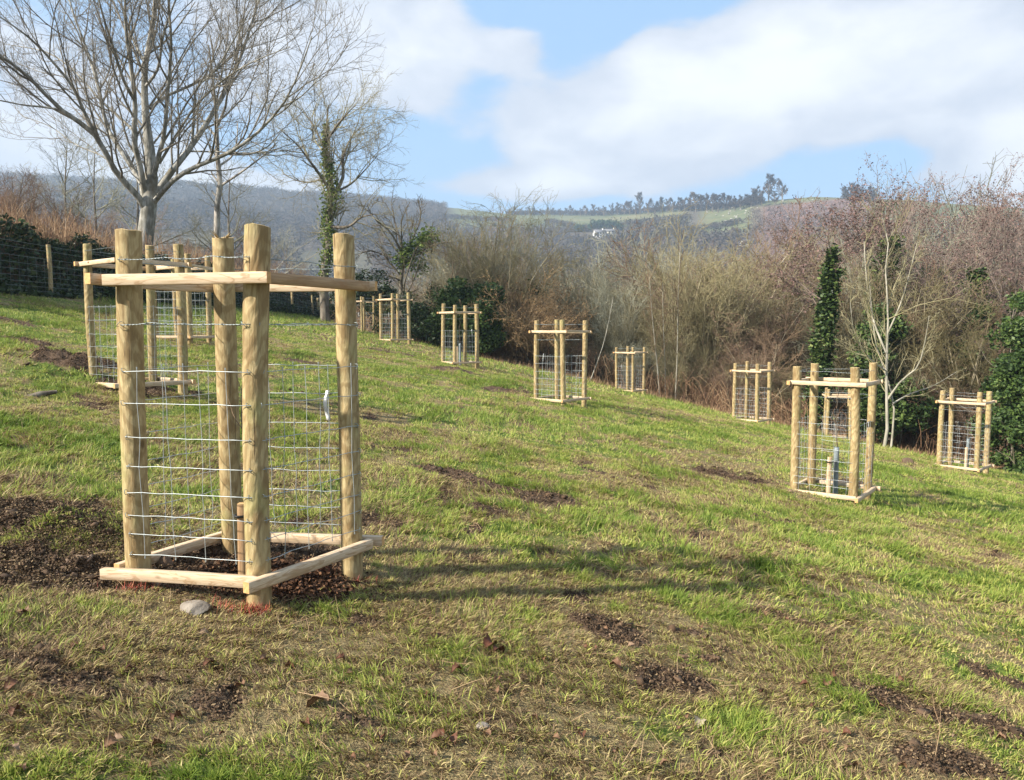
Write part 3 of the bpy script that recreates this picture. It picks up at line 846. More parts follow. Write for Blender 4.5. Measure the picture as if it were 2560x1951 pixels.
# bare stem tree right of the ash
rg = np.random.default_rng(7)
D1 = 31.0; bx = at(1205 * .4535, 1310 * .4535, D1)
stem = thing("bare_tree", "slender bare tree with mottled straight stem and snapped stubs, right of the big tree", "tree", (bx[0], D1, hz(bx[0], D1) - .1))
org = np.array(stem.location)
zs = lambda p: zz1(p, D1)
base = [(org + [0, 0, -.2]).tolist()]
P0, R0 = limbs([(np.vstack([base, zs([(1200, 1300, 0), (1195, 1150, 0), (1215, 1030, 0), (1200, 880, 0), (1195, 720, 0), (1190, 600, 0), (1170, 420, 0), (1150, 250, 0)])]) - org, .17, .03),
                (zs([(1218, 1025, 0), (1330, 950, -.3), (1450, 860, -.6), (1530, 785, -.9)]) - org, .05, .02),
                (zs([(1210, 915, 0), (1280, 860, .4), (1305, 780, .7), (1310, 680, 1)]) - org, .045, .02),
                (zs([(1195, 700, 0), (1240, 600, -.4), (1260, 500, -.8), (1330, 380, -1.2)]) - org, .06, .02),
                (zs([(1195, 760, 0), (1130, 680, .5), (1070, 600, .8), (1000, 540, 1)]) - org, .05, .02),
                (zs([(1200, 1000, 0), (1170, 960, .1), (1165, 940, .1)]) - org, .04, .03),
                (zs([(1190, 1080, 0), (1172, 1060, .1), (1168, 1050, .1)]) - org, .04, .03)], 12)
lv = grow(rg, P0[:5], R0[:5], [dict(n=6, len=.20, ang=.7, rmin=.012, rmax=.03, up=.1, wig=.16, k=6, t0=.5),
                       dict(n=5, len=.45, ang=.6, rmin=.007, up=.05, wig=.16, k=5, t0=.2), dict(n=4, len=.5, ang=.6, rmin=.005, up=.06, wig=.2, k=4, t0=.2)])
V, Q = tubes(P0, R0, 8); mk("trunk", V, Q, None, mat_bark("mottled_stem_bark", (.10, .08, .06), (.50, .46, .40), (.30, .28, .22), .9, .7), stem)
m_ = MB()
for i, s_ in ((1, 5), (2, 3), (3, 3)): V, Q = tubes(lv[i][0], lv[i][1], s_); m_.add(V, Q)
m_.build("crown", M['twigA'], stem)

# ivy-clad tree
rg = np.random.default_rng(9)
D2 = 38.0; b_ = at(1790 * .4535, 1500 * .4535, D2)
ivt = thing("ivy_clad_tree", "round-crowned bare tree with yellow-green ivy climbing its trunk, above the row of far guards", "tree", (b_[0], D2, hz(b_[0], D2) - .1))
org = np.array(ivt.location)
zi = lambda p: zz1(p, D2)
tp = np.vstack([[org + [0, 0, -.2]], zi([(1785, 1520, 0), (1815, 1350, 0), (1805, 1200, 0), (1835, 1080, 0), (1815, 960, 0), (1790, 820, 0), (1800, 690, 0), (1810, 580, 0)])]) - org
P0, R0 = limbs([(tp, .26, .03),
                (zi([(1825, 1250, 0), (1890, 1255, -.4), (1940, 1240, -.8), (1990, 1200, -1.2), (2070, 1180, -1.6)]) - org, .09, .02),
                (zi([(1835, 1090, 0), (1890, 980, .4), (1890, 880, .8), (1930, 770, 1.2), (1990, 700, 1.6)]) - org, .11, .02),
                (zi([(1820, 1050, 0), (1760, 960, -.6), (1700, 880, -1.1), (1640, 800, -1.5), (1560, 730, -1.8)]) - org, .09, .02),
                (zi([(1800, 850, 0), (1750, 740, .7), (1700, 650, 1.2), (1660, 590, 1.6)]) - org, .07, .015),
                (zi([(1800, 780, 0), (1860, 690, -.8), (1920, 620, -1.4), (1960, 580, -1.8)]) - org, .07, .015),
                (zi([(1815, 950, 0), (1740, 1000, 1.), (1650, 1000, 1.6), (1560, 960, 2.2)]) - org, .06, .015),
                (zi([(1850, 1060, 0), (1940, 1010, 1.2), (2020, 930, 2.), (2080, 860, 2.4)]) - org, .07, .015)], 12)
lv = grow(rg, P0, R0, [dict(per=2.2, abs=2.4, len=1, ang=.75, rmin=.014, rmax=.05, up=.06, wig=.15, k=7, t0=.32),
                       dict(per=3.0, abs=1.4, len=1, ang=.65, rmin=.009, up=.02, wig=.18, k=6, t0=.1),
                       dict(per=4.0, abs=.75, len=1, ang=.65, rmin=.0065, up=.0, wig=.18, k=5, t0=.1), dict(per=4.5, abs=.36, len=1, ang=.6, rmin=.0055, up=.1, wig=.2, k=4, t0=.1)])
V, Q = tubes(P0, R0, 8); mk("trunk", V, Q, None, M['barkB'], ivt)
m_ = MB()
for i, s_ in ((1, 5), (2, 3), (3, 3), (4, 3)): V, Q = tubes(lv[i][0], lv[i][1], s_); m_.add(V, Q)
m_.build("crown", mat_flat("olive_grey_twig", (.19, .17, .10), (.34, .31, .20), 2), ivt)
ivy_column(rg, tp[1:8], [.26, .32, .34, .40, .30, .14, .08], 3000, .07, M['ivyY'], ivt)

# hawthorn with an evergreen clump, beside it
rg = np.random.default_rng(10)
D3 = 38.0
hx = at_ground(872, D3)[0]
hw = thing("hawthorn_tree", "low dark tangled tree with green ivy clumps in its crown, right of the ivy-clad tree", "tree", (hx, D3, hz(hx, D3) - .1))
org = np.array(hw.location); zp = lambda pts: np.array([at(a * 1.1615, b * 1.1615, D3 + c) for a, b, c in pts]) - org
P0, R0 = limbs([(np.vstack([[[0, 0, -.2]], zp([(862, 600, 0), (870, 560, 0), (862, 520, 0), (850, 480, .5), (845, 445, .8)])]), .17, .02),
                (zp([(868, 570, 0), (900, 545, -.3), (940, 525, -.8), (985, 520, -1.2)]), .08, .015), (zp([(865, 545, 0), (840, 500, -.6), (805, 470, -1.1), (790, 440, -1.6)]), .07, .015),
                (zp([(868, 560, 0), (890, 510, .6), (905, 470, 1.1), (900, 430, 1.4)]), .07, .015), (zp([(866, 560, 0), (830, 550, .7), (790, 540, 1.2), (760, 560, 1.6)]), .05, .012)], 10)
lv = grow(rg, P0, R0, [dict(n=9, len=.42, ang=.7, rmin=.014, rmax=.05, up=.04, wig=.2, k=6, t0=.2), dict(n=7, len=.42, ang=.7, rmin=.009, up=.03, wig=.2, k=5, t0=.15),
                       dict(n=5, len=.46, ang=.7, rmin=.006, up=.02, wig=.22, k=4, t0=.12)])
tree_parts(lv, 1, M['barkB'], mat_flat("dark_grey_twig", (.11, .09, .06), (.22, .19, .13), 2), hw)
cc = zp([(918, 515, -.4), (925, 508, -.4), (912, 525, -.4), (890, 535, 0), (897, 572, 0), (870, 560, 0), (875, 545, 0)])
c = cc[rg.integers(0, 7, 2200)] + rg.normal(size=(2200, 3)) * [.3, .3, .22]
V, Q, t_ = leaves_on(rg, c, .07, .04); mk("ivy", V, Q, None, M['ivyY'], hw, False, {'tint': t_ * .7})


def ivy_tree(name, label, px, D, top, ivtop, ivr, seed, twig='twigP', key=None, n=9000, trunk_r=.16, cat_=True, ivy=M['ivy'], lean=0, size=.08, bark='barkB', width=.3, limbs_n=12, t0=.45):
    rg = np.random.default_rng(seed)
    X, Y = at_ground(px, D); z0 = hz(X, Y)
    H = (at(px * 1.1615, top * 1.1615, D)[2] - z0) * .94; Ht = H / .94; Hi = at(px * 1.1615, ivtop * 1.1615, D)[2] - z0
    o = thing(name, label, "tree", (X, Y, z0 - .1))
    P0, R0 = limbs([(np.array([[0, 0, -.2], [lean * .1, .1, H * .3], [lean * .5, .1, H * .6], [lean, 0, H]]), trunk_r, .02)], 14)
    lv = grow(rg, P0, R0, [dict(n=limbs_n, len=width, ang=.8, rmin=.016, rmax=.06, up=.1, wig=.13, k=7, t0=t0, tap=.4), dict(per=2.2, abs=1.9, len=1, ang=.65, rmin=.01, up=.06, wig=.15, k=6, t0=.15),
                           dict(per=3.2, abs=1.0, len=1, ang=.65, rmin=.007, up=.05, wig=.18, k=5, t0=.1), dict(per=4.4, abs=.5, len=1, ang=.65, rmin=.006, up=.05, wig=.2, k=4, t0=.1)])
    zm = float(np.percentile(lv[-1][0][:, :, 2], 98.5)); o.scale = (1, 1, Ht / zm)
    tree_parts(lv, 1, M[bark], M[twig], o)
    if cat_:
        P = lv[-1][0].reshape(-1, 3); V, Q, tt = leaves_on(rg, P[rg.integers(0, len(P), 6000)], .035, .05); mk("catkins", V, Q, None, M['catkin'], o, False, {'tint': tt})
    if ivr:
        Hi = Hi * zm / Ht; tt = np.linspace(.02, Hi / H, 6); path = np.array([np.array([np.interp(t, np.linspace(0, 1, 14), P0[0][:, j]) for j in range(3)]) for t in tt])
        ivy_column(rg, path, ivr, n, size, ivy, o)
    return o


ivy_tree("ivy_clad_tree", "tall tree trunk thickly wrapped in dark green ivy, left of the pale-stemmed young tree", 1768, 28.3, 425, 490, [.32, .36, .36, .27, .30, .27, .14], 71, n=11000, limbs_n=9, t0=.68, size=.075, lean=.35)
ivy_tree("ivy_clad_tree", "leaning pale-stemmed tree with thin ivy, behind the pale birch-like sapling tree", 1868, 33, 392, 520, [.3, .35, .4, .5, .5, .4], 72, n=7000, bark='barkW', trunk_r=.13, lean=.9, limbs_n=14, t0=.4)
ivy_tree("ivy_clad_tree", "purplish tree with ivy up its lower trunk, behind the ivy-smothered bush at the right edge", 2100, 30, 425, 560, [.5, .6, .55, .45, .3], 73, n=9000, limbs_n=14, t0=.42)
ivy_tree("ivy_clad_tree", "smaller ivy-wrapped tree in shade between the two purplish alders on the right", 2005, 36, 440, 585, [.4, .5, .5, .4, .3], 74, n=6000, limbs_n=12, t0=.45)
ivy_tree("alder_tree", "pale-trunked alder with a tall purple crown near the right edge", 2075, 32, 420, 0, None, 75, bark='barkW', trunk_r=.12, limbs_n=16, t0=.25, width=.36)
ivy_tree("alder_tree", "purple alder cut by the right edge of the picture", 2185, 29, 405, 0, None, 76, trunk_r=.15, limbs_n=16, t0=.3, width=.36)
ivy_tree("alder_tree", "tall alder with the highest reddish-purple crown of the wood, above the pale sapling tree", 1925, 37, 385, 0, None, 77, trunk_r=.15, limbs_n=18, t0=.3, width=.36)

# pale-stemmed young tree at the field edge
rg = np.random.default_rng(80)
D5 = 23.5; X, Y = at_ground(1912, D5); z0 = hz(X, Y)
pt = thing("pale_stemmed_tree", "young tree with whitish stems and wide yellowish branches at the field edge on the right", "tree", (X, Y, z0 - .1))
org = np.array(pt.location); zp = lambda pts: np.array([at(a * 1.1615, b * 1.1615, D5 + c) for a, b, c in pts]) - org
P0, R0 = limbs([(np.vstack([[[0, 0, -.1]], zp([(1910, 920, 0), (1908, 840, 0), (1909, 760, 0), (1912, 660, 0), (1905, 600, 0), (1912, 520, .2), (1900, 470, .3)])]), .055, .010),
                (np.vstack([[[.22, 0, -.1]], zp([(1924, 900, 0), (1922, 860, .1), (1905, 800, .4), (1885, 740, .6), (1875, 650, .8), (1868, 560, 1)])]), .036, .009),
                (zp([(1911, 860, 0), (1940, 820, -.4), (1975, 790, -.8), (1990, 740, -1), (2000, 680, -1.2)]), .035, .01), (zp([(1908, 760, 0), (1880, 690, .5), (1865, 600, .8), (1860, 520, 1)]), .035, .01),
                (zp([(1910, 720, 0), (1940, 650, -.3), (1960, 580, -.6), (1975, 520, -.8)]), .03, .01), (zp([(1921, 870, 0), (1955, 850, .4), (2010, 830, .7), (2060, 800, 1)]), .03, .008),
                (zp([(1909, 800, 0), (1870, 770, -.4), (1840, 720, -.7), (1830, 650, -.9)]), .025, .008)], 10)
lv = grow(rg, P0, R0, [dict(n=10, len=.34, ang=.65, rmin=.009, rmax=.018, up=.1, wig=.16, k=6, t0=.2), dict(n=7, len=.45, ang=.6, rmin=.006, up=.06, wig=.2, k=5, t0=.15), dict(n=4, len=.5, ang=.6, rmin=.0045, up=.06, wig=.2, k=4, t0=.15)])
tree_parts(lv, 1, M['barkW'], mat_flat("yellowish_twig", (.19, .165, .085), (.34, .30, .18), 2), pt)

# slim pale birch poles
for k_, (px, D, top, lab) in enumerate([(1424, 30.2, 590, "left one of three slim pale stems at the thicket edge right of middle"), (1436, 30.4, 600, "middle one of three slim pale stems at the thicket edge right of middle"),
                                        (1456, 30.0, 520, "straightest and tallest of three slim pale stems at the thicket edge")]):
    rg = np.random.default_rng(90 + k_)
    X, Y = at_ground(px, D); z0 = hz(X, Y); H = at(px * 1.16, top * 1.1615, D)[2] - z0
    o = thing("pale_sapling_tree", lab, "tree", (X, Y, z0 - .1))
    P0, R0 = limbs([(np.array([[0, 0, -.1], [-.15 + .1 * k_, 0, H * .3], [-.35 + .2 * k_, 0, H * .65], [-.5 + .3 * k_, 0, H]]), .032, .008)], 12)
    lv = grow(rg, P0, R0, [dict(n=16, len=.2, ang=.5, rmin=.008, rmax=.015, up=.15, wig=.1, k=5, t0=.3), dict(n=6, len=.5, ang=.5, rmin=.005, up=.1, wig=.15, k=4, t0=.2)])
    tree_parts(lv, 1, M['barkW'], M['twigB'], o)

# leaning dead poles and white stems
for (a, b, lab) in [((1268, 815, 29.8), (1320, 640, 31.5), "pale dead pole leaning against the thicket, right of the middle guard"), ((1318, 905, 27), (1255, 700, 29.5), "thin pale stem leaning left behind the middle guard")][:1]:
    A = at(a[0] * 1.1615, a[1] * 1.1615, a[2]); B = at(b[0] * 1.1615, b[1] * 1.1615, b[2]); A[2] = hz(A[0], A[1]) - .1
    P = resample([A, (A + B) / 2 + [.1, 0, -.1], B], 8)[None]
    V, Q = tubes(P, np.linspace(.024, .010, 8)[None], 6); o = mk("leaning_pole", V - A, Q, None, M['barkW'], None, loc=A); tag(o, lab, "pole")


# ---- evergreen bushes made of leaves on stems
def leafy_bush(name, label, blobs, n, size, mat, seed, stems=10, D=None, tint=(0, 1)):
    """blobs: (px, py, D, rx, rz) in picture px of 2204 / metres"""
    rg = np.random.default_rng(seed)
    cen = np.array([at(a * 1.1615, b * 1.1615, d) for a, b, d, rx, rz in blobs]); rad_ = np.array([(rx, rx, rz) for *_, rx, rz in blobs])
    X, Y = cen[:, 0].mean(), cen[:, 1].mean(); z0 = hz(X, Y); org = np.array([X, Y, z0 - .1])
    o = thing(name, label, "bush", org)
    w = rad_.prod(1) ** .8; w /= w.sum(); i = rg.choice(len(blobs), n, p=w)
    nc = 34 * len(blobs); ic = rg.choice(len(blobs), nc, p=w); dc = rg.normal(size=(nc, 3)); dc /= np.linalg.norm(dc, axis=1, keepdims=True)
    cc = cen[ic] + dc * rad_[ic] * (.45 + .62 * rg.random((nc, 1)) ** .6); cr = .14 + .28 * rg.random(nc); ct = rg.random(nc)
    wc = cr ** 2; i = rg.choice(nc, n, p=wc / wc.sum()); d = rg.normal(size=(n, 3)); d /= np.linalg.norm(d, axis=1, keepdims=True)
    c = cc[i] + d * (cr[i] * (.5 + .6 * rg.random(n)))[:, None] * [1.2, 1.2, .8] - org
    gz = height(c[:, 0] + X, c[:, 1] + Y) - org[2]; c[:, 2] = np.maximum(c[:, 2], gz + .05 * rg.random(n))
    V, Q, t_ = leaves_on(rg, c, size, size * .4, tint); t_ = np.clip(t_ * .7 + np.repeat(ct[i], 4) * .35 - .05, 0, 1); mk("foliage", V, Q, None, mat, o, False, {'tint': t_})
    P = []
    for k in range(stems):
        e = cen[rg.integers(len(cen))] - org + rg.normal(size=3) * .3; b0 = np.array([e[0] * .5 + rg.normal() * .2, e[1] * .5, -.1])
        P.append((np.array([b0, (b0 + e) / 2 + rg.normal(size=3) * .15, e]), .04, .012))
    P0, R0 = limbs(P, 7); lv = grow(rg, P0, R0, [dict(n=5, len=.5, ang=.6, rmin=.01, up=.1, wig=.2, k=4)])
    m = MB(); [m.add(*tubes(p, r, 4)) for p, r in lv]; m.build("stem", M['barkB'], o)
    return o


leafy_bush("holly_bush", "dark green leafy bush behind the guard in the middle distance", [(985, 655, 32, .8, .9), (1020, 690, 31, 1.1, 1.0), (1045, 650, 32, .7, .8), (965, 690, 32, .6, .7), (1045, 725, 30.8, .6, .6)], 15000, .07, M['ivy'], 101)
leafy_bush("ivy_smothered_bush", "large dark green ivy-smothered bush rising at the right edge behind the rightmost guard", [(2205, 690, 24, .6, 1.1), (2210, 790, 23, .9, 1.4), (2215, 880, 22, 1.1, 1.4), (2165, 920, 22.5, .5, 1.0), (2200, 960, 21.5, .9, 1.0), (2270, 760, 23, 1.5, 1.8)], 40000, .055, M['ivy'], 102)
leafy_bush("bramble_bush", "green bramble bush at the foot of the ivy-clad tree, right of the near guard", [(800, 620, 40, 1.3, .9), (760, 640, 41, 1.2, .8), (830, 650, 39, 1.1, .7), (725, 655, 42, 1., .6)], 11000, .06, M['dkivy'], 103)
leafy_bush("bramble_bush", "dark bramble bush behind the two far guards by the fence", [(870, 680, 35, 1.2, .8), (910, 700, 34, 1.2, .9), (930, 660, 35, .9, .8), (960, 720, 33, 1.2, .8), (1140, 640, 34, .8, .8)], 14000, .06, M['dkivy'], 104)
leafy_bush("ivy_bush", "dark ivy growth low in the shade behind the pale-stemmed young tree", [(1870, 800, 27, .5, 1.6), (1900, 740, 28, .5, 1.6), (1950, 880, 26, .8, .8), (1890, 880, 26, .6, 1)], 12000, .07, M['ivy'], 105)
leafy_bush("ivy_bush", "ivy growth on stumps between the purple alders at the right", [(2120, 720, 29, .45, 1.2), (2090, 800, 28, .6, 1.), (2000, 640, 34, .5, 1.1)], 9000, .07, M['ivy'], 106)
for k_, (px, D, H) in enumerate([(1120, 32.0, 3.3), (1150, 31.5, 2.8), (1085, 32.3, 2.6), (1180, 32.5, 2.7)]):
    X, Y = at_ground(px, D); place('tan', X, Y, H, 4, k_ * 1.7, 1.0)
X, Y = at_ground(1135, 33.5); place('tan', X, Y, 4.6, 4, 3.0, .7)

# ---- tangled undergrowth along the thicket foot: arching stems, stuff nobody could count
rg = np.random.default_rng(120)
N = 9000; xs = rg.uniform(-9, 30, N); ye = np.interp(xs, EX, EY); ys = ye + np.abs(rg.normal(size=N)) * 3.2 + rg.uniform(-.3, .8, N)
okk = (ys > 3); xs = xs[okk]; ys = ys[okk]; N = len(xs)
b = np.c_[xs, ys, height(xs, ys) - .03]; a = rg.random(N) * 2 * PI; h = .3 + rg.random(N) * 1.1; sp = .3 + rg.random(N) * 1.0
d = np.c_[np.cos(a), np.sin(a), np.zeros(N)]
P = np.stack([b, b + d * sp[:, None] * .3 + np.c_[0 * h, 0 * h, h * .75], b + d * sp[:, None] * .7 + np.c_[0 * h, 0 * h, h], b + d * sp[:, None] * 1.1 + np.c_[0 * h, 0 * h, h * .75], b + d * sp[:, None] * 1.35 + np.c_[0 * h, 0 * h, h * .35]], 1)
P[:, 1:] += rg.normal(size=(N, 4, 3)) * .05
V, Q = tubes(P, np.tile(np.array([.009, .008, .007, .006, .004]), (N, 1)), 3)
tag(mk("bramble_undergrowth", V, Q, None, M['drygrass'], None, True, {'tint': np.repeat(rg.random(N) ** 1.3, 15)}), "reddish-brown arching bramble stems along the thicket foot", "undergrowth", kind='stuff')

# ------------------------------------------------------------------ the bank on the left
rg = np.random.default_rng(130)
N = 60000; ys = rg.uniform(6, 50, N); xs = BANKX - rg.uniform(-.35, 1.15, N) + 0 * ys
zb = height(xs, ys); c = np.c_[xs + .12, ys, zb + rg.random(N) * .45 * sstep(fbm(xs, ys, 1.2, 3, 13), .3, .7) - .02]
V, Q, t_ = leaves_on(rg, c, .06, .03)
tag(mk("ivy_cover", V, Q, None, M['dkivy'], None, False, {'tint': t_ * .9}), "dark ivy and bramble covering the steep face of the bank", "ivy", kind='stuff')
N = 16000; ys = rg.uniform(5, 52, N); xs = BANKX - .75 - np.abs(rg.normal(size=N)) * 1.6
b = np.c_[xs, ys, height(xs, ys) - .02]; a = rg.random(N) * 2 * PI; h = .08 + .95 * rg.random(N) ** 1.6 * sstep(fbm(xs, ys, .8, 3, 3), .35, .7); l = rg.random(N) * .45
d = np.c_[np.cos(a) * l, np.sin(a) * l, h]
P = np.stack([b, b + d * [.35, .35, .6], b + d * [1, 1, 1]], 1)
V, Q = tubes(P, np.tile(np.array([.008, .006, .004]), (N, 1)), 3)
tag(mk("dry_bracken", V, Q, None, M['drygrass'], None, True, {'tint': np.repeat(rg.random(N), 9)}), "reddish dry bracken and dead grass on top of the bank", "bracken", kind='stuff')
# scrub and trees beyond the bank
tpl('scrub', 'bare_tree', "bare reddish-grey tree in the wood beyond the bank at the left", 'tree', "reddish-grey trees beyond the bank",
    lambda r: standard(r, 9, 13, .42, .15), 1, M['barkB'], M['twigR'], (141, 142)); H0['scrub'] = 9
tpl('greyt', 'bare_tree', "bare pale grey tree in the wood beyond the bank at the left", 'tree', "pale grey trees beyond the bank",
    lambda r: standard(r, 10, 13, .48, .12, up=.05, droop=.05), 1, M['barkB'], M['twigG'], (151, 152)); H0['greyt'] = 10
for (px, D, top, k) in [(-20, 24, 430, 'brown'), (25, 27, 415, 'brown'), (60, 30, 400, 'brown'), (95, 28, 440, 'brown'), (130, 33, 425, 'brown'), (165, 36, 440, 'brown'), (205, 40, 450, 'brown'), (10, 33, 370, 'brown'), (50, 38, 350, 'scrub'), (-60, 28, 380, 'brown'), (245, 44, 455, 'brown'), (400, 46, 500, 'brown'), (450, 44, 520, 'brown'), (520, 46, 530, 'brown'), (590, 47, 540, 'brown'), (640, 48, 555, 'brown'), (560, 52, 510, 'grey'), (-40, 34, 330, 'scrub'), (20, 30, 400, 'scrub'), (45, 38, 350, 'scrub'), (90, 42, 365, 'scrub'), (135, 36, 395, 'scrub'), (-10, 46, 340, 'scrub'), (180, 48, 390, 'scrub'), (70, 52, 350, 'greyt'),
                        (-90, 30, 320, 'scrub'), (-150, 36, 300, 'scrub'), (215, 45, 250, 'greyt'), (150, 50, 240, 'greyt'), (300, 50, 290, 'greyt'), (270, 60, 420, 'scrub'), (350, 62, 440, 'scrub'), (420, 60, 450, 'greyt'), (540, 66, 470, 'scrub'),
                        (620, 64, 480, 'greyt'), (500, 58, 300, 'greyt')]:
    t = math.tan(skydir(px, 700)[0]); X = t * D; z0 = hz(X, D); H = at(px * 1.1615, top * 1.1615, D)[2] - z0
    place(k, X, D, H, H0[k], rnd.uniform(0, 6), rnd.uniform(1.0, 1.35), label=('bare reddish shrub growing on or behind the bank at the left' if k == 'brown' else 'bare grey shrub behind the end of the bank' if k == 'grey' else None), group='bank')
rgp = np.random.default_rng(160)


# ------------------------------------------------------------------ round posts, rails and wire
def post_mesh(rg, L, r, below=.3):
    s = 22; k = 26
    zs_ = np.linspace(-below, L, k); a = np.arange(s) / s * 2 * PI
    bow = rg.normal() * .008; ph = rg.random() * 6
    th = 1 + .012 * np.sin(zs_ * 3 + ph) + .015 * (1 - zs_ / L)
    rr = r * th[:, None] * (1 + .018 * np.sin(2 * a + ph)[None] + .012 * rg.normal(size=(k, s)))
    x = rr * np.cos(a)[None] + bow * np.sin(zs_ / L * PI)[:, None]; y = rr * np.sin(a)[None]
    tilt = rg.normal(size=2) * .05
    z = np.repeat(zs_[:, None], s, 1); z[-1] += x[-1] * tilt[0] + y[-1] * tilt[1] + rg.normal(size=s) * .0015
    V = np.stack([x, y, z], -1).reshape(-1, 3); i = np.arange(k * s).reshape(k, s)
    Q = np.stack([i[:-1], np.roll(i[:-1], -1, 1), np.roll(i[1:], -1, 1), i[1:]], -1).reshape(-1, 4)
    # sawn top: own ring set in 2 mm with a low dome
    top = V[-s:].copy(); top2 = top.copy(); cen = top.mean(0); top2 = cen + (top - cen) * .93; top2[:, 2] += .002
    V = np.vstack([V, top, top2, cen + [0, 0, .003]]); b = k * s
    j = np.arange(s); Q2 = np.stack([b + j, b + (j + 1) % s, b + s + (j + 1) % s, b + s + j], 1); T = np.stack([b + s + j, b + s + (j + 1) % s, np.full(s, b + 2 * s)], 1)
    mi = np.r_[np.zeros(len(Q)), np.ones(s + len(T))]
    return V, np.vstack([Q, Q2]), T, mi


def add_post(rg, parent, base, top, r, name="post", splinter=False):
    base = np.array(base, float); top = np.array(top, float); L = np.linalg.norm(top - base)
    V, Q, T, mi = post_mesh(rg, L, r)
    if splinter:
        P = []
        for i in range(18):
            a = rg.random() * 6.28 if i > 9 else rg.normal() * .5; l = (.012 + .028 * rg.random()) * (1.5 if i <= 9 else 1); p = np.array([math.cos(a) * r * .8, math.sin(a) * r * .8, L - .004])
            P.append([p, p + [math.cos(a) * l * .5, math.sin(a) * l * .5, l * .35], p + [math.cos(a) * l, math.sin(a) * l, l * .6]])
        V2, Q2 = tubes(np.array(P), np.tile([.0035, .0028, .0006], (18, 1)), 4); n0 = len(V); nq = len(Q)
        V = np.vstack([V, V2]); Q = np.vstack([Q, Q2 + n0]); mi = np.r_[mi[:nq], np.ones(len(Q2)), mi[nq:]]
    o = mk(name, V, Q, T, None, parent, True, mats=[M['post'], M['posttop']], midx=mi)
    o.location = base; d = Vector(top - base)
    o.rotation_euler = (Vector((0, 0, 1)).rotation_difference(d.normalized()).to_matrix().to_4x4() @ __import__('mathutils').Matrix.Rotation(rg.random() * 6.28, 4, 'Z')).to_euler()
    return o


def add_rail(rg, parent, a, b, w=.038, h=.05, name="rail", mat=None):
    a = np.array(a, float); b = np.array(b, float); L = np.linalg.norm(b - a)
    ch = .0014; prof = np.array([(-w / 2 + ch, -h / 2), (w / 2 - ch, -h / 2), (w / 2, -h / 2 + ch), (w / 2, h / 2 - ch), (w / 2 - ch, h / 2), (-w / 2 + ch, h / 2), (-w / 2, h / 2 - ch), (-w / 2, -h / 2 + ch)])
    k = 9; xs = np.linspace(0, L, k); bow = rg.normal() * .002
    V = np.array([[x, p[0] + bow * math.sin(x / L * PI), p[1] + bow * math.sin(x / L * PI)] for x in xs for p in prof]); i = np.arange(k * 8).reshape(k, 8)
    Q = np.stack([i[:-1], i[1:], np.roll(i[1:], -1, 1), np.roll(i[:-1], -1, 1)], -1).reshape(-1, 4)
    e0 = V[:8].copy(); e1 = V[-8:].copy(); V = np.vstack([V, e0, e1]); n = k * 8
    E0 = [(n, n + 7, n + 6, n + 1), (n + 1, n + 6, n + 5, n + 2), (n + 2, n + 5, n + 4, n + 3)]; E1 = [tuple(x + 8 for x in reversed(f)) for f in E0]
    o = mk(name, V, np.vstack([Q, E0, E1]), None, None, parent, False, mats=[mat or M['rail'], M['railend']], midx=np.r_[np.zeros(len(Q)), np.ones(6)])
    o.location = a; o.rotation_euler = Vector(b - a).to_track_quat('X', 'Z').to_euler()
    return o


def nails(rg, rail, pts):
    pass


def wire_path(rg, c, off, z, jit=.0022, seg=9, kinks=True):
    """a strand round four corners c (4,2), pushed outwards; returns closed polyline"""
    pts = []
    cen = c.mean(0)
    for i in range(4):
        p = c[i]; q = c[(i + 1) % 4]; t = (q - p) / np.linalg.norm(q - p); n = np.array([t[1], -t[0]])
        if n @ ((p + q) / 2 - cen) < 0: n = -n
        for u in np.linspace(0, 1, seg):
            pts.append([*(p + (q - p) * u + n * (off - .010 * math.sin(u * PI))), z + rg.normal() * jit])
    return np.array(pts + [pts[0]])


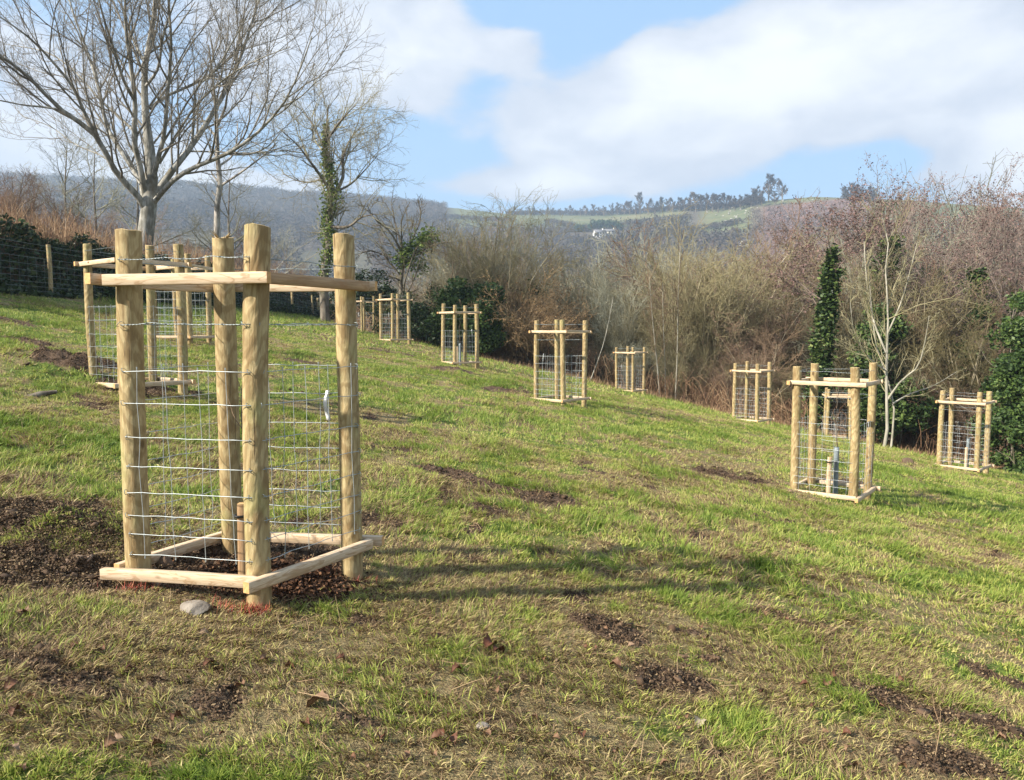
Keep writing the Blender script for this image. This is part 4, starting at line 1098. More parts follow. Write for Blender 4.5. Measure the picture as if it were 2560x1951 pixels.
def stock_wire(rg, parent, c, zb_, r_post, heights, top_strands, wr, name='wire_netting', spacing=.15, staples=False):
    """netting up to heights[-1], then separate strands"""
    m = MB()
    off = r_post + wr * 1.2
    zj = {}
    for h in heights:
        P = wire_path(rg, c, off, zb_ + h); V, Q = tubes(P[None], np.full((1, len(P)), wr * 1.1), 5); m.add(V, Q, a=.6)
    cen = c.mean(0)
    for i in range(4):
        p = c[i]; q = c[(i + 1) % 4]; Ls = np.linalg.norm(q - p); t = (q - p) / Ls; n = np.array([t[1], -t[0]])
        if n @ ((p + q) / 2 - cen) < 0: n = -n
        k = max(2, int(round(Ls / spacing))); ph = rg.uniform(.2, .8)
        for j in range(k):
            u = (j + ph) / k; lean = rg.normal() * .012
            zs_ = np.array(heights) + zb_; xs = u * Ls + lean * np.linspace(0, 1, len(zs_)) + rg.normal(size=len(zs_)) * .004
            P = np.c_[(p + t * xs[:, None] + n * (off - .010 * math.sin(u * PI) - wr)), zs_]
            P[0, 2] -= .012; P[-1, 2] += .012
            V, Q = tubes(P[None], np.full((1, len(P)), wr * .95), 4); m.add(V, Q, a=.8)
            for zq, pp in zip(zs_, P):     # the small knots
                V, Q = tubes(np.array([[pp + [0, 0, -.006], pp + [0, 0, .006]]]), np.full((1, 2), wr * 1.9), 5); m.add(V, Q, a=.6)
    if staples:
        sm = m
        for i in range(4):
            for jn in ((i + 1) % 4, (i - 1) % 4):
                p = c[i]; t = (c[jn] - p) / np.linalg.norm(c[jn] - p); n = np.array([t[1], -t[0]])
                if n @ ((p + c[jn]) / 2 - cen) < 0: n = -n
                for h in list(heights) + list(top_strands):
                    z_ = zb_ + h; o3 = np.array([*(p + t * rg.uniform(-.012, .012) + n * (r_post - .002)), z_]); N3 = np.array([*n, 0]); U = np.array([0, 0, 1.0]) * .011 + np.array([*t, 0]) * rg.normal() * .004
                    V, Q = tubes(np.array([[o3 - U - N3 * .01, o3 - U + N3 * .004, o3 - U * .5 + N3 * .0085, o3 + U * .5 + N3 * .0085, o3 + U + N3 * .004, o3 + U - N3 * .01]]), np.full((1, 6), .0016), 5); sm.add(V, Q, a=.25)
    m.build(name, M['wire'], parent)
    for h in top_strands:
        m = MB(); P0_ = wire_path(rg, c, off + .002, zb_ + h, .003, 9)
        d = np.r_[0, np.cumsum(np.linalg.norm(np.diff(P0_, axis=0), axis=1))]; k = int(d[-1] / .012)
        tt = np.linspace(0, d[-1], k); base = np.stack([np.interp(tt, d, P0_[:, j]) for j in range(3)], 1)
        for ph in (0, PI):
            ang_ = tt / .035 * 2 * PI + ph
            tan_ = np.gradient(base, axis=0); tan_ /= np.linalg.norm(tan_, axis=1, keepdims=True); side = np.cross(tan_, [0, 0, 1])
            P = base + side * (np.cos(ang_) * wr * .9)[:, None] + np.array([0, 0, 1]) * (np.sin(ang_) * wr * .9)[:, None]
            V, Q = tubes(P[None], np.full((1, len(P)), wr * .75), 4); m.add(V, Q, a=.35)
        for x_ in np.arange(.04, d[-1], .095):    # barbs
            p = np.array([np.interp(x_, d, P0_[:, j]) for j in range(3)])
            for s_ in range(2):
                v = rg.normal(size=3); v /= np.linalg.norm(v); V, Q = tubes(np.array([[p - v * .013, p, p + v * .013]]), np.array([[wr * .25, wr * .8, wr * .25]]), 4); m.add(V, Q, a=.3)
            V, Q = tubes(np.array([[p + [-.004, -.004, 0], p + [.004, .004, 0]]]), np.full((1, 2), wr * 2.0), 5); m.add(V, Q, a=.3)
        m.build("barbed_wire", M['wire'], parent)


def add_tag(rg, parent, pos, nrm, L=.16, w=.022):
    n = np.array([*nrm, 0.0]); n /= np.linalg.norm(n); t = np.array([n[1], -n[0], 0])
    k = 9; V = []; 
    for i in range(k):
        u = i / (k - 1); c = np.array(pos) + [0, 0, -L * u] + n * (.012 + .012 * math.sin(u * 5)) + t * .012 * math.sin(u * 3.0)
        ww = w * (.55 if .05 < u < .15 else 1)
        for sx in (-.5, .5):
            for sn in (-.0008, .0008): V.append(c + t * sx * ww + n * sn)
    i = np.arange(k * 4).reshape(k, 4); Q = []
    for j in range(k - 1):
        for a, b in ((0, 1), (1, 3), (3, 2), (2, 0)): Q.append((i[j, a], i[j, b], i[j + 1, b], i[j + 1, a]))
    Q += [(0, 2, 3, 1), (i[-1, 0], i[-1, 1], i[-1, 3], i[-1, 2])]
    o = mk("label_tag", np.array(V), np.array(Q), None, M['tagw'], parent, False)
    return o


NET = [.09, .19, .28, .39, .51, .65, .81, .96]
STR = [1.29, 1.60]


def guard(label, corners, zref, rtop, rbot, prad=.052, seed=0, tops=None, bases=None, tagat=None, wr=.0019, railm=None, net=NET, strands=STR, spl=None, bot_over=None, rh=.05):
    """corners L, N, R, F of the four posts (world x,y); zref height of the lower rail's centre is zref+rbot"""
    rg = np.random.default_rng(seed); c = np.array(corners, float); cen = c.mean(0); z0 = hz(*cen)
    o = thing("tree_guard", label, "tree guard", (cen[0], cen[1], z0), 0, "timber tree guards in the field"); org = np.array([cen[0], cen[1], z0]); l2 = c - cen
    for i in range(4):
        zb_ = (bases[i] if bases else hz(*c[i])); zt = tops[i] if tops else zref + 1.68 + rg.normal() * .022
        lean = rg.normal(size=2) * .018
        add_post(rg, o, [*l2[i], zb_ - z0], [l2[i][0] + lean[0], l2[i][1] + lean[1], zt - z0], prad * (1 + rg.normal() * .05) * (1.0), splinter=(spl == i))
    # rails: pinwheel outside the posts.  L-N front, N-R right, R-F rear, F-L left
    w = .038; offp = prad + w / 2 + .003
    for nm, zz_, kind_ in (("top_rail", rtop, 0), ("bottom_rail", rbot, 1)):
        z_ = zref + zz_ - z0
        for i in range(4):
            p = l2[i]; q = l2[(i + 1) % 4]; t = (q - p) / np.linalg.norm(q - p); n = np.array([t[1], -t[0]])
            if n @ ((p + q) / 2) < 0: n = -n
            # pinwheel: start butts against the previous rail, end runs past the next one
            if kind_ == 0: a_, b_ = offp - w / 2 - .002, offp + w / 2 + .03 + rg.random() * .02
            else: a_, b_ = offp + w / 2 + .03 + rg.random() * .02, offp - w / 2 - .002
            if kind_ == 0: a_ = prad + .002
            if kind_ == 0 and i == 1: b_ = prad + .002
            elif kind_ == 0 and i == 2: a_ = offp + w / 2 + .03
            elif kind_ == 1: b_ = prad + .002
            a3 = [*(p - t * a_ + n * offp), z_ + rg.normal() * .003]; b3 = [*(q + t * b_ + n * offp), z_ + rg.normal() * .003]
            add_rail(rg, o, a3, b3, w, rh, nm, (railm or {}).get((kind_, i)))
    stock_wire(rg, o, l2, (bases and (zref - z0)) or zref - z0, prad, net, strands, wr, staples=(seed == 1))
    if tagat is not None:
        i, u, h = tagat; p = l2[i]; q = l2[(i + 1) % 4]; t = (q - p) / np.linalg.norm(q - p); n = np.array([t[1], -t[0]])
        if n @ ((p + q) / 2) < 0: n = -n
        if i in (2, 3): n = -n
        add_tag(rg, o, [*(p + (q - p) * u + (n if i in (0, 1) else -n) * (prad - .004 )), zref + h - z0], n if i in (0, 1) else n)
    return o


shaderail = mat_rail("shaded_sawn_softwood", (.30, .19, .10), (.46, .31, .18))  # same softwood as the other rails, browner, with its shade put into the colour
GA = guard("largest and nearest timber tree guard of four round posts with galvanised netting, left foreground",
           [(-1.79, 3.63), (-1.175, 3.51), (-.855, 4.06), (-1.53, 4.16)], -1.225, 1.453, .082, prad=.056, seed=1, tops=[.459, .458, .485, .482], bases=[-1.22, -1.27, -1.33, -1.25],
           tagat=(2, .20, .90), wr=.0017, railm={(0, 1): shaderail}, spl=3, net=[.17, .265, .355, .465, .588, .724, .884, 1.035], strands=[1.25, 1.545])


def sq(cx, cy, yaw, s=.70):
    h = s / 2; c, n = math.cos(yaw), math.sin(yaw)
    return [(cx + a * c - b * n, cy + a * n + b * c) for a, b in ((-h, -h), (h, -h), (h, h), (-h, h))]


GS = [("timber tree guard half hidden behind the nearest guard's left post, soil heap beside it", -4.389, 9.075, -.669, -.703, 2, (3, .35, 1.02)),
      ("timber tree guard up the slope, seen between the posts of the nearest guard", -6.516, 15.375, -.154, -.228, 3, (0, .75, .95)),
      ("front one of the far pair of timber tree guards near the fence end", -4.049, 26.867, -.84, -.436, 4, (3, .5, 1.02)),
      ("farthest timber tree guard, rear one of the pair near the fence end", -6.75, 35.2, -.7, -.20, 5, (0, .8, .95)),
      ("timber tree guard in front of the dark green leafy bush and the rotten orange stump", -1.452, 21.587, -1.0, -.992, 6, (2, .5, 1.0)),
      ("timber tree guard standing clear in the middle of the field, against tan bushes", .99, 15.84, -.723, -1.498, 7, (3, .6, 1.0)),
      ("small far timber tree guard at the thicket foot, left of the slim pale poles", 4.329, 28.267, -.745, -2.29, 8, (3, .5, 1.0)),
      ("timber tree guard in front of the reddish-brown shrubs, left of the large right-hand guard", 6.79, 21.821, -.779, -2.613, 9, None),
      ("large timber tree guard on the right with a sleeved sapling and soil streak beside it", 4.077, 9.756, -.66, -2.117, 10, (1, .5, .98)),
      ("timber tree guard seen through the wires of the large right-hand guard, beyond it", 10.6, 25.0, -.30, -3.60, 11, None),
      ("rightmost timber tree guard, in front of the ivy-smothered bush", 9.628, 16.348, -.80, -2.976, 12, (1, .5, 1.0))]
for lab, cx, cy, yaw, zb_, seed, tg in GS:
    D = math.hypot(cx, cy)
    guard(lab, sq(cx, cy, yaw, .70), zb_, 1.455, .085, prad=.052, seed=seed, tagat=tg, wr=.0017 if D < 12 else .0020)


# ---- what stands inside the guards
def stake(label, x, y, h, w=.03, mat='stake', tie=True, seed=0):
    rg = np.random.default_rng(seed); z0 = hz(x, y)
    o = thing("tree_stake", label, "stake", (x, y, z0)); r_ = add_rail(rg, o, (0, 0, -.1), (.006, 0, h), w, w, "stake_post", M[mat])
    if tie:
        P = np.array([[math.cos(a) * w * .85, math.sin(a) * w * .85, h - .06] for a in np.linspace(0, 2 * PI, 13)]); V, Q = tubes(P[None], np.full((1, 13), .006), 6); 
        V2, Q2 = tubes(np.array([[[w * .8, 0, h - .06], [w * 1.4, 0, h - .058], [w * 2.2, 0, h - .05]]]), np.array([[.008, .010, .006]]), 6)
        m = MB(); m.add(V, Q); m.add(V2, Q2); m.build("rubber_tie", M['black'], o)
    return o


def sapling(label, x, y, h, seed, r=.009, tube=0):
    rg = np.random.default_rng(seed); z0 = hz(x, y)
    o = thing("sapling", label, "sapling", (x, y, z0))
    P0, R0 = limbs([(np.array([[0, 0, -.05], [.01, 0, h * .35], [-.015, .01, h * .7], [.01, 0, h]]), r, .0025)], 12)
    lv = grow(rg, P0, R0, [dict(n=7, len=.22, ang=.7, rmin=.002, rmax=.003, up=.2, wig=.1, k=5, t0=.45)])
    V, Q = tubes(P0, R0, 7); mk("trunk", V, Q, None, M['barkB'], o); V, Q = tubes(*lv[1], 4); mk("twigs", V, Q, None, M['twigB'], o)
    if tube:
        k = 14; zs_ = np.linspace(0, tube, k); P = np.c_[np.zeros(k), np.zeros(k), zs_]; V, Q = tubes(P[None], (.032 + .003 * np.sin(zs_ * 60))[None], 14)
        V2, Q2 = tubes(P[None], (.029 + .003 * np.sin(zs_ * 60))[None], 14); i = (k - 1) * 14; n0 = len(V); j = np.arange(14)
        rim = np.stack([i + j, i + (j + 1) % 14, n0 + i + (j + 1) % 14, n0 + i + j], 1)
        mk("spiral_sleeve", np.vstack([V, V2]), np.vstack([Q, Q2[:, ::-1] + n0, rim]), None, M['tube'], o)
    return o


stake("short brown stake with a black rubber tie inside the nearest guard", -1.318, 3.70, .42, .034, seed=1)
sapling("thin bare sapling planted inside the nearest guard", -1.345, 3.86, 1.15, 2)
stake("pale short stake beside the sleeved sapling in the large right-hand guard", 4.03, 9.72, .48, .045, 'rail', seed=3)
sapling("thin sapling in a clear grey sleeve inside the large right-hand guard", 4.15, 9.80, 1.45, 4, .012, .62)
stake("pale short stake inside the rightmost guard", 9.63, 16.25, .5, .045, 'rail', False, seed=5)
sapling("sapling in a grey sleeve inside the rightmost guard", 9.72, 16.35, 1.4, 6, .012, .7)
for lab, x_, y_, sd, tb in [("thin sapling inside the guard in front of the dark leafy bush", -1.45, 21.6, 11, .6), ("thin sapling inside the clear middle-of-field guard", 1.0, 15.85, 12, 0), ("thin sapling inside the half-hidden second guard on the left", -4.4, 9.1, 13, .55),
                            ("thin sapling inside the guard left of the large right-hand one", 6.8, 21.85, 14, 0), ("thin sapling inside the guard up the slope behind two others", -6.5, 15.4, 15, 0), ("thin sapling inside the front guard of the far pair by the fence", -4.05, 26.87, 16, 0), ("thin sapling inside the small far guard at the thicket foot", 4.33, 28.27, 17, 0)]:
    sapling(lab, x_, y_, 1.35, sd, .012, tb)
for lab, x_, y_ in [("short stake inside the guard left of the large right-hand one", 6.9, 21.7), ("short stake inside the clear middle-of-field guard", 1.08, 15.75), ("short stake inside the guard in front of the dark leafy bush", -1.52, 21.4)]:
    stake(lab, x_, y_, .5, .04, 'rail', False, seed=9)

# ---- stock fence along the foot of the bank
fence = thing("stock_fence", "wire stock fence on round wooden posts along the foot of the left bank", "fence", (-10.75, 17, hz(-10.75, 17)))
forg = np.array(fence.location); rg = np.random.default_rng(170); FY = [6.15, 10.15, 14.15, 18.15, 22.15, 26.15, 30.15, 34.15, 38.15, 42.15, 46.15, 49.5]; FP = []
for i, yy in enumerate(FY):
    b_ = np.array([-10.75 + rg.normal() * .04, yy, hz(-10.75, yy)]); FP.append(b_)
    add_post(rg, fence, b_ - forg, b_ - forg + [rg.normal() * .03, rg.normal() * .03, 1.18 + rg.normal() * .03], .048 if i % 4 else .06)
m = MB(); FP = np.array(FP)
for h in [.08, .18, .28, .40, .53, .67, .82, 1.0, 1.12]:
    P = FP - forg + [.06, 0, h]; P = resample(P, 60); V, Q = tubes(P[None], np.full((1, 60), .0022), 4); m.add(V, Q, a=.4)
L_ = np.arange(FY[0], FY[-1], .3); fx = np.interp(L_, FP[:, 1], FP[:, 0]); fz = np.interp(L_, FP[:, 1], FP[:, 2])
P = np.stack([np.c_[fx, L_, fz + .08], np.c_[fx, L_, fz + .82]], 1) - forg + [.06, 0, 0]; V, Q = tubes(P, np.full(P.shape[:2], .0018), 3); m.add(V, Q, a=.4)
m.build("wire_netting", M['wire'], fence)
for px, D, h, lab in [(146, 24, .62, "thin white marker stake standing on the bank, nearer the big tree"), (12, 20, .5, "thin white marker stake standing on the bank at the far left edge")]:
    X = math.tan(skydir(px, 600)[0]) * D; z0 = hz(X, D); m = MB()
    V, Q = tubes(np.array([[[0, 0, -.1], [0, .01, h * .5], [.02, 0, h]]]), np.array([[.018, .018, .017]]), 8); m.add(V, Q); m.add([[.02, 0, h + .01]] + V[-8:].tolist(), None, [(0, 1 + (j + 1) % 8, 1 + j)[::-1] for j in range(8)])
    tag(m.build("marker_stake", M['railend'] if 0 else M['stone'], None, loc=(X, D, z0)), lab, "stake")
cp = ground(795, 792); px_ = cp[0]
o = thing("short_post", "lone short wooden post at the end of the fence, just left of the farthest guards", "post", cp); add_post(np.random.default_rng(4), o, [0, 0, 0], [0.01, 0, 1.05], .07, "round_post")

# ------------------------------------------------------------------ grass blades
rg = np.random.default_rng(200)


def blades(n, r0, r1, a0, a1, w, ln, bend3=True, ymin=None):
    r = np.sqrt(rg.random(n) * (r1 * r1 - r0 * r0) + r0 * r0); a = rg.uniform(a0, a1, n)
    x = r * np.sin(a); y = r * np.cos(a)
    # tufts: pull three blades in five towards a scattering of centres
    cs = .11 if r1 < 8 else .22
    gx = np.round(x / cs); gy = np.round(y / cs); jx = (vnoise(gx * 1.7, gy * 2.3, 91) - .5); jy = (vnoise(gx * 2.9, gy * 1.3, 92) - .5)
    tx = (gx + jx * .9) * cs; ty = (gy + jy * .9) * cs; pull = (rg.random(n) < .6) * (.25 + .55 * rg.random(n))
    ox = x - tx; oy = y - ty
    x = x - ox * pull; y = y - oy * pull
    keep = (edge(x, y) < .8 + rg.normal(size=n) * .5) & (x > BANKX + .25 + rg.normal(size=n) * .12)
    md_ = mud(x, y); keep &= rg.random(n) > md_ * 1.02 - .04
    for gc in MULCH: keep &= ~((np.hypot((x - gc[0]), (y - gc[1])) < gc[2] * (.8 + .5 * rg.random(n))) & (rg.random(n) < .93))
    keep &= rg.random(n) < .30 + 1.05 * sstep(fbm(x, y, 4.5, 3, 201), .32, .62)
    x = x[keep]; y = y[keep]; ox = ox[keep]; oy = oy[keep]; md_ = md_[keep]; n = len(x)
    dr_ = dry(x, y)
    lush = sstep(fbm(x, y, 1.1, 4, 55), .25, .75)
    u = rg.random(n); isdry = u < (dr_ * .85 + .06 + .6 * md_)
    tint = np.where(isdry, .50 + .5 * rg.random(n) ** (.9 - .5 * md_ - .25 * dr_), .03 + .44 * rg.random(n) * (.45 + .9 * (1 - lush)) + .16 * dr_)
    tint = np.clip(tint + (vnoise(x * 6, y * 6, 95) - .5) * .1, 0, 1)
    L = ln * (.45 + .9 * rg.random(n)) * (.48 + .85 * lush * (.4 + 1.2 * fbm(x, y, 3.2, 2, 202))) * np.where(isdry, .95, 1.0) * (1 - .45 * md_)
    flow = 2 * PI * fbm(x, y, .8, 2, 99) * 2 + rg.normal(size=n) * 1.1
    dx = np.cos(flow) * .8 + ox / (cs) * .9; dy = np.sin(flow) * .8 + oy / (cs) * .9; dn = np.hypot(dx, dy) + 1e-6; dx /= dn; dy /= dn
    lie = np.where(isdry, .55 + .5 * rg.random(n), .15 + .85 * rg.random(n)) * PI / 2 * .93      # 0 upright .. lying
    z = heightM(x, y)
    b = np.c_[x, y, z - .004]; hd = np.c_[dx, dy, np.zeros(n)]; up = np.array([0, 0, 1.0])
    el1 = PI / 2 - lie * .65; el2 = PI / 2 - lie * 1.15
    mid = b + (hd * np.cos(el1)[:, None] + up * np.sin(el1)[:, None]) * (L * .5)[:, None]
    tip = mid + (hd * np.cos(el2)[:, None] + up * np.sin(el2)[:, None]) * (L * .5)[:, None]
    sa = rg.random(n) * PI; side = np.c_[np.cos(sa), np.sin(sa), .3 * rg.normal(size=n)] * (w * (.6 + .8 * rg.random(n)))[:, None] * .5
    if bend3:
        V = np.stack([b - side, b + side, mid + side * .8, mid - side * .8, tip], 1); i = np.arange(n)[:, None] * 5
        return V.reshape(-1, 3), i + [0, 1, 2, 3], i + [3, 2, 4], np.repeat(tint, 5)
    V = np.stack([b - side, b + side, tip], 1); i = np.arange(n)[:, None] * 3
    return V.reshape(-1, 3), None, i + [0, 1, 2], np.repeat(tint, 3)


MULCH = [(-1.30, 3.84, .33), (-1.0, 3.78, .2), (4.08, 9.76, .22), (9.63, 16.35, .25), (-4.39, 9.08, .3), (.99, 15.84, .2), (-1.45, 21.6, .25)]
m = MB()
for args in [(690000, 1.5, 4.6, -1.05, 1.05, .0040, .050), (690000, 4.6, 10, -.90, .90, .0062, .062)]:
    V, Q, T, t_ = blades(*args); m.add(V, Q, T, t_)
for args in [(760000, 10, 22, -.78, .80, .013, .07, False), (330000, 22, 50, -.55, .72, .027, .12, False)]:
    V, Q, T, t_ = blades(*args); m.add(V, Q, T, t_)
tag(m.build("grass", M['grass'], None, True), "green and straw-coloured short grass of the field", "grass", kind='stuff')
m = MB()                                   # taller rank grass at the thicket foot and by the bank
N = 26000; xs = rg.uniform(-9, 28, N); ys = np.interp(xs, EX, EY) + rg.normal(size=N) * .7 - .3; z = height(xs, ys); L = .08 + .22 * rg.random(N) ** 2; a = rg.random(N) * 6.28
b = np.c_[xs, ys, z]; tip = b + np.c_[np.cos(a) * L * .6, np.sin(a) * L * .6, L]; sd = np.c_[np.sin(a), -np.cos(a), 0 * a] * .008
V = np.stack([b - sd, b + sd, tip], 1).reshape(-1, 3); m.add(V, None, np.arange(N * 3).reshape(N, 3), np.repeat(rg.random(N), 3))
tag(m.build("rank_grass", M['drygrass'], None, False), "dead brown rank grass along the field edge", "grass", kind='stuff')

# red-sprayed grass at the post feet of the nearest guard
m = MB()
for cx, cy, rr, n in [(-1.175, 3.42, .04, 170), (-1.76, 3.50, .045, 80), (-.80, 4.00, .03, 30), (-1.02, 4.05, .06, 70), (-1.32, 3.42, .05, 40)]:
    p = np.c_[rg.normal(size=n) * rr + cx, rg.normal(size=n) * rr * .7 + cy]; z = heightM(p[:, 0], p[:, 1]); L = .025 + .035 * rg.random(n); a = rg.random(n) * 6.28; le = .5 + .9 * rg.random(n)
    b = np.c_[p, z]; tip = b + np.c_[np.cos(a) * L * np.sin(le), np.sin(a) * L * np.sin(le), L * np.cos(le) + .012]; s_ = np.c_[np.sin(a), -np.cos(a), 0 * a] * .0022
    V = np.stack([b - s_, b + s_, tip], 1).reshape(-1, 3); m.add(V, None, np.arange(n * 3).reshape(n, 3), np.repeat(rg.random(n), 3))
tag(m.build("red_sprayed_grass", M['red'], None, False), "grass marked with red spray paint at the feet of the nearest guard", "grass", kind='stuff')


# ------------------------------------------------------------------ soil, clods, mulch
def ico(rg, n, c, size, squash=.7):
    """n rough lumps at centres c -> verts, tris"""
    ph = (1 + 5 ** .5) / 2
    I = np.array([(-1, ph, 0), (1, ph, 0), (-1, -ph, 0), (1, -ph, 0), (0, -1, ph), (0, 1, ph), (0, -1, -ph), (0, 1, -ph), (ph, 0, -1), (ph, 0, 1), (-ph, 0, -1), (-ph, 0, 1)]) / 1.9
    F = np.array([(0, 11, 5), (0, 5, 1), (0, 1, 7), (0, 7, 10), (0, 10, 11), (1, 5, 9), (5, 11, 4), (11, 10, 2), (10, 7, 6), (7, 1, 8), (3, 9, 4), (3, 4, 2), (3, 2, 6), (3, 6, 8), (3, 8, 9), (4, 9, 5), (2, 4, 11), (6, 2, 10), (8, 6, 7), (9, 8, 1)])
    V = I[None] * (.25 + 1.1 * rg.random((n, 12, 1)) ** 1.5) * size[:, None, None] * (np.array([1, 1, squash]) * (1 + .45 * rg.normal(size=(n, 1, 3))).clip(.4, 1.6))
    return (V + c[:, None]).reshape(-1, 3), (np.arange(n)[:, None, None] * 12 + F[None]).reshape(-1, 3)


N = 620000; r = 1.7 + 12 * rg.random(N) ** 1.6; a = rg.uniform(-.75, .75, N); xs = r * np.sin(a); ys = r * np.cos(a)
md_ = mud(xs, ys); k = rg.random(N) < md_ * .8; xs = xs[k]; ys = ys[k]; N = len(xs)
for (px, py, n, sp) in [(90, 1130, 5000, .3), (170, 1165, 2400, .2), (120, 1215, 3000, .25), (60, 1230, 1700, .2), (1600, 1035, 900, .28), (130, 800, 700, .5), (230, 806, 250, .25)]:
    c_ = g2(px, py); xs = np.r_[xs, c_[0] + rg.normal(size=n) * sp]; ys = np.r_[ys, c_[1] + rg.normal(size=n) * sp * .6]
z = heightM(xs, ys); sz = (.0022 + .007 * rg.random(len(xs)) ** 3 + .016 * (rg.random(len(xs)) < .008)) * (1 + .06 * np.hypot(xs, ys))
V, T = ico(rg, len(xs), np.c_[xs, ys, z + sz * .25], sz)
tag(mk("soil_crumbs", V, None, T, M['soil'], None, False, {'tint': np.repeat(rg.random(len(xs)), 12)}), "crumbly dark turned soil in the bare patches", "soil", kind='stuff')
k = rg.integers(0, len(xs), 42000); fx = xs[k] + rg.normal(size=len(k)) * .03; fy = ys[k] + rg.normal(size=len(k)) * .03
V, Q, t_ = leaves_on(rg, np.c_[fx, fy, heightM(fx, fy) + .004 + .012 * rg.random(len(k))], .006, .002)
tag(mk("torn_turf", V, Q, None, M['clay2'], None, False, {'tint': t_}), "fine torn roots and flakes of dead turf over the bare soil", "turf", kind='stuff')
xs = []; ys = []
for (px, py, n, sx, sy) in [(60, 1215, 500, .24, .12), (150, 1230, 400, .22, .09), (1600, 1030, 260, .4, .1), (1650, 1055, 160, .2, .06), (1110, 838, 80, .4, .3), (350, 1200, 14, .04, .04), (100, 1190, 100, .2, .1)]:
    c_ = g2(px, py); xs.append(c_[0] + rg.normal(size=n) * sx); ys.append(c_[1] + rg.normal(size=n) * sy)
xs = np.concatenate(xs); ys = np.concatenate(ys); z = heightM(xs, ys); sz = .003 + .011 * rg.random(len(xs)) ** 3 + .02 * (rg.random(len(xs)) < .012); V, T = ico(rg, len(xs), np.c_[xs, ys, z + sz * .3], sz)
tag(mk("dry_clods", V, None, T, M['clay'], None, False, {'tint': np.repeat(rg.random(len(xs)), 12)}), "pale dry clods and crumbs of turned subsoil", "clods", kind='stuff')
# bark mulch inside the nearest guard
n = 11000; p = np.c_[-1.17 + rg.normal(size=n) * .19, 3.83 + rg.normal(size=n) * .13]; z = heightM(p[:, 0], p[:, 1]); hh = .055 * np.exp(-((p[:, 0] + 1.17) ** 2 + (p[:, 1] - 3.83) ** 2) / .06)
c = np.c_[p, z + hh * rg.random(n) + .004]; V, Q, t_ = leaves_on(rg, c, .0105, .004, flat=.5); 
tag(mk("bark_mulch", V, Q, None, M['mulch'], None, False, {'tint': t_}), "dark bark mulch round the sapling in the nearest guard", "mulch", kind='stuff')


def stone(name, label, cat, px, py, size, mat, seed, squash=.6, dz=.3, at3=None):
    rg = np.random.default_rng(seed); p = g2(px, py) if at3 is None else np.array(at3); p[2] = float(heightM(np.array([p[0]]), np.array([p[1]]))[0])
    import bmesh
    bm = bmesh.new(); bmesh.ops.create_icosphere(bm, subdivisions=4, radius=1)
    ax = rg.normal(size=(9, 3)); ax /= np.linalg.norm(ax, axis=1, keepdims=True); lim = .62 + .3 * rg.random(9)
    for v in bm.verts:
        c = np.array(v.co)
        for A_, l in zip(ax, lim):
            d = c @ A_
            if d > l: c = c - A_ * (d - l) * .9
        c = c * (1 + .05 * (vnoise(c[0:1] * 5 + 9, c[1:2] * 5 + c[2] * 4, seed)[0] - .5))
        v.co = Vector(c * [size[0], size[1], size[2]])
    me = bpy.data.meshes.new(name); bm.to_mesh(me); bm.free(); me.materials.append(M[mat])
    o = bpy.data.objects.new(name, me); SC.collection.objects.link(o); o.location = p + np.array([0, 0, size[2] * dz]); o.rotation_euler = (rg.normal() * .15, rg.normal() * .15, rg.random() * 6)
    tag(o, label, cat); return o


stone("stone", "pale angular stone lying in front of the nearest guard", "stone", 421, 1312, (.075, .06, .034), 'stone', 1)
stone("stone", "brownish clod-like stone inside the nearest guard, against the left bottom rail", "stone", 355, 1222, (.05, .045, .045), 'clay', 2)
stone("stone", "small whitish stone in the grass at the bottom centre-left of the field", "stone", 327, 1845, (.02, .018, .014), 'stone', 3)
stone("stone", "small pale round stone at the bottom centre in brown grass", "stone", 1040, 1577, (.028, .024, .02), 'stone', 4)
stone("earth_clump", "reddish clump of earth between the large right-hand guard and the rightmost one", "clump", 1952, 998, (.16, .12, .10), 'clay', 5)
st = stone("rotten_stump", "rotten orange-brown log end lying right of the guard before the dark leafy bush", "log", 1038, 742, (.45, .3, .24), 'bud', 6)
st.data.materials.clear(); st.data.materials.append(mat_flat("rotten_wood", (.16, .08, .04), (.46, .27, .13), 5))
# chunk of dead wood on the slope at the left
p = g2(86, 852); V, Q = tubes(np.array([[[-.11, -.07, .0], [0, 0, .03], [.12, .09, .05]]]), np.array([[.022, .032, .018]]), 8)
tag(mk("dead_wood", V, Q, None, M['barkB'], None, loc=p), "short piece of dead wood lying on the slope at the left", "log")

# pale whippy dead branches beyond the nearest guard's right side
rgx = np.random.default_rng(301); Dq = 37.0
A0 = at(668, 722, Dq); gz = hz(A0[0], A0[1]); org = np.array([A0[0], Dq, gz])
P0, R0 = limbs([(np.array([[0, 0, -.1], [0.02, 0, A0[2] - gz - .1], *(at(a, b, Dq) - org for a, b in [(690, 700), (760, 655), (838, 603)])]), (.026), .010), (np.array([*(at(a, b, Dq) - org for a, b in [(662, 740), (690, 675), (742, 625), (800, 590)])]),   .018, .008),
                (np.array([*(at(a, b, Dq) - org for a, b in [(668, 722), (655, 640), (640, 590), (652, 555)])]), .014, .006)], 10)
lv = grow(rgx, P0, R0, [dict(n=5, len=.3, ang=.6, rmin=.004, up=.05, wig=.1, k=5, t0=.3)])
wh = thing("bare_sapling", "pale whippy bare sapling with slanting shoots, seen through the right side of the nearest guard", "sapling", org); tree_parts(lv, 1, M['barkW'], M['barkW'], wh)


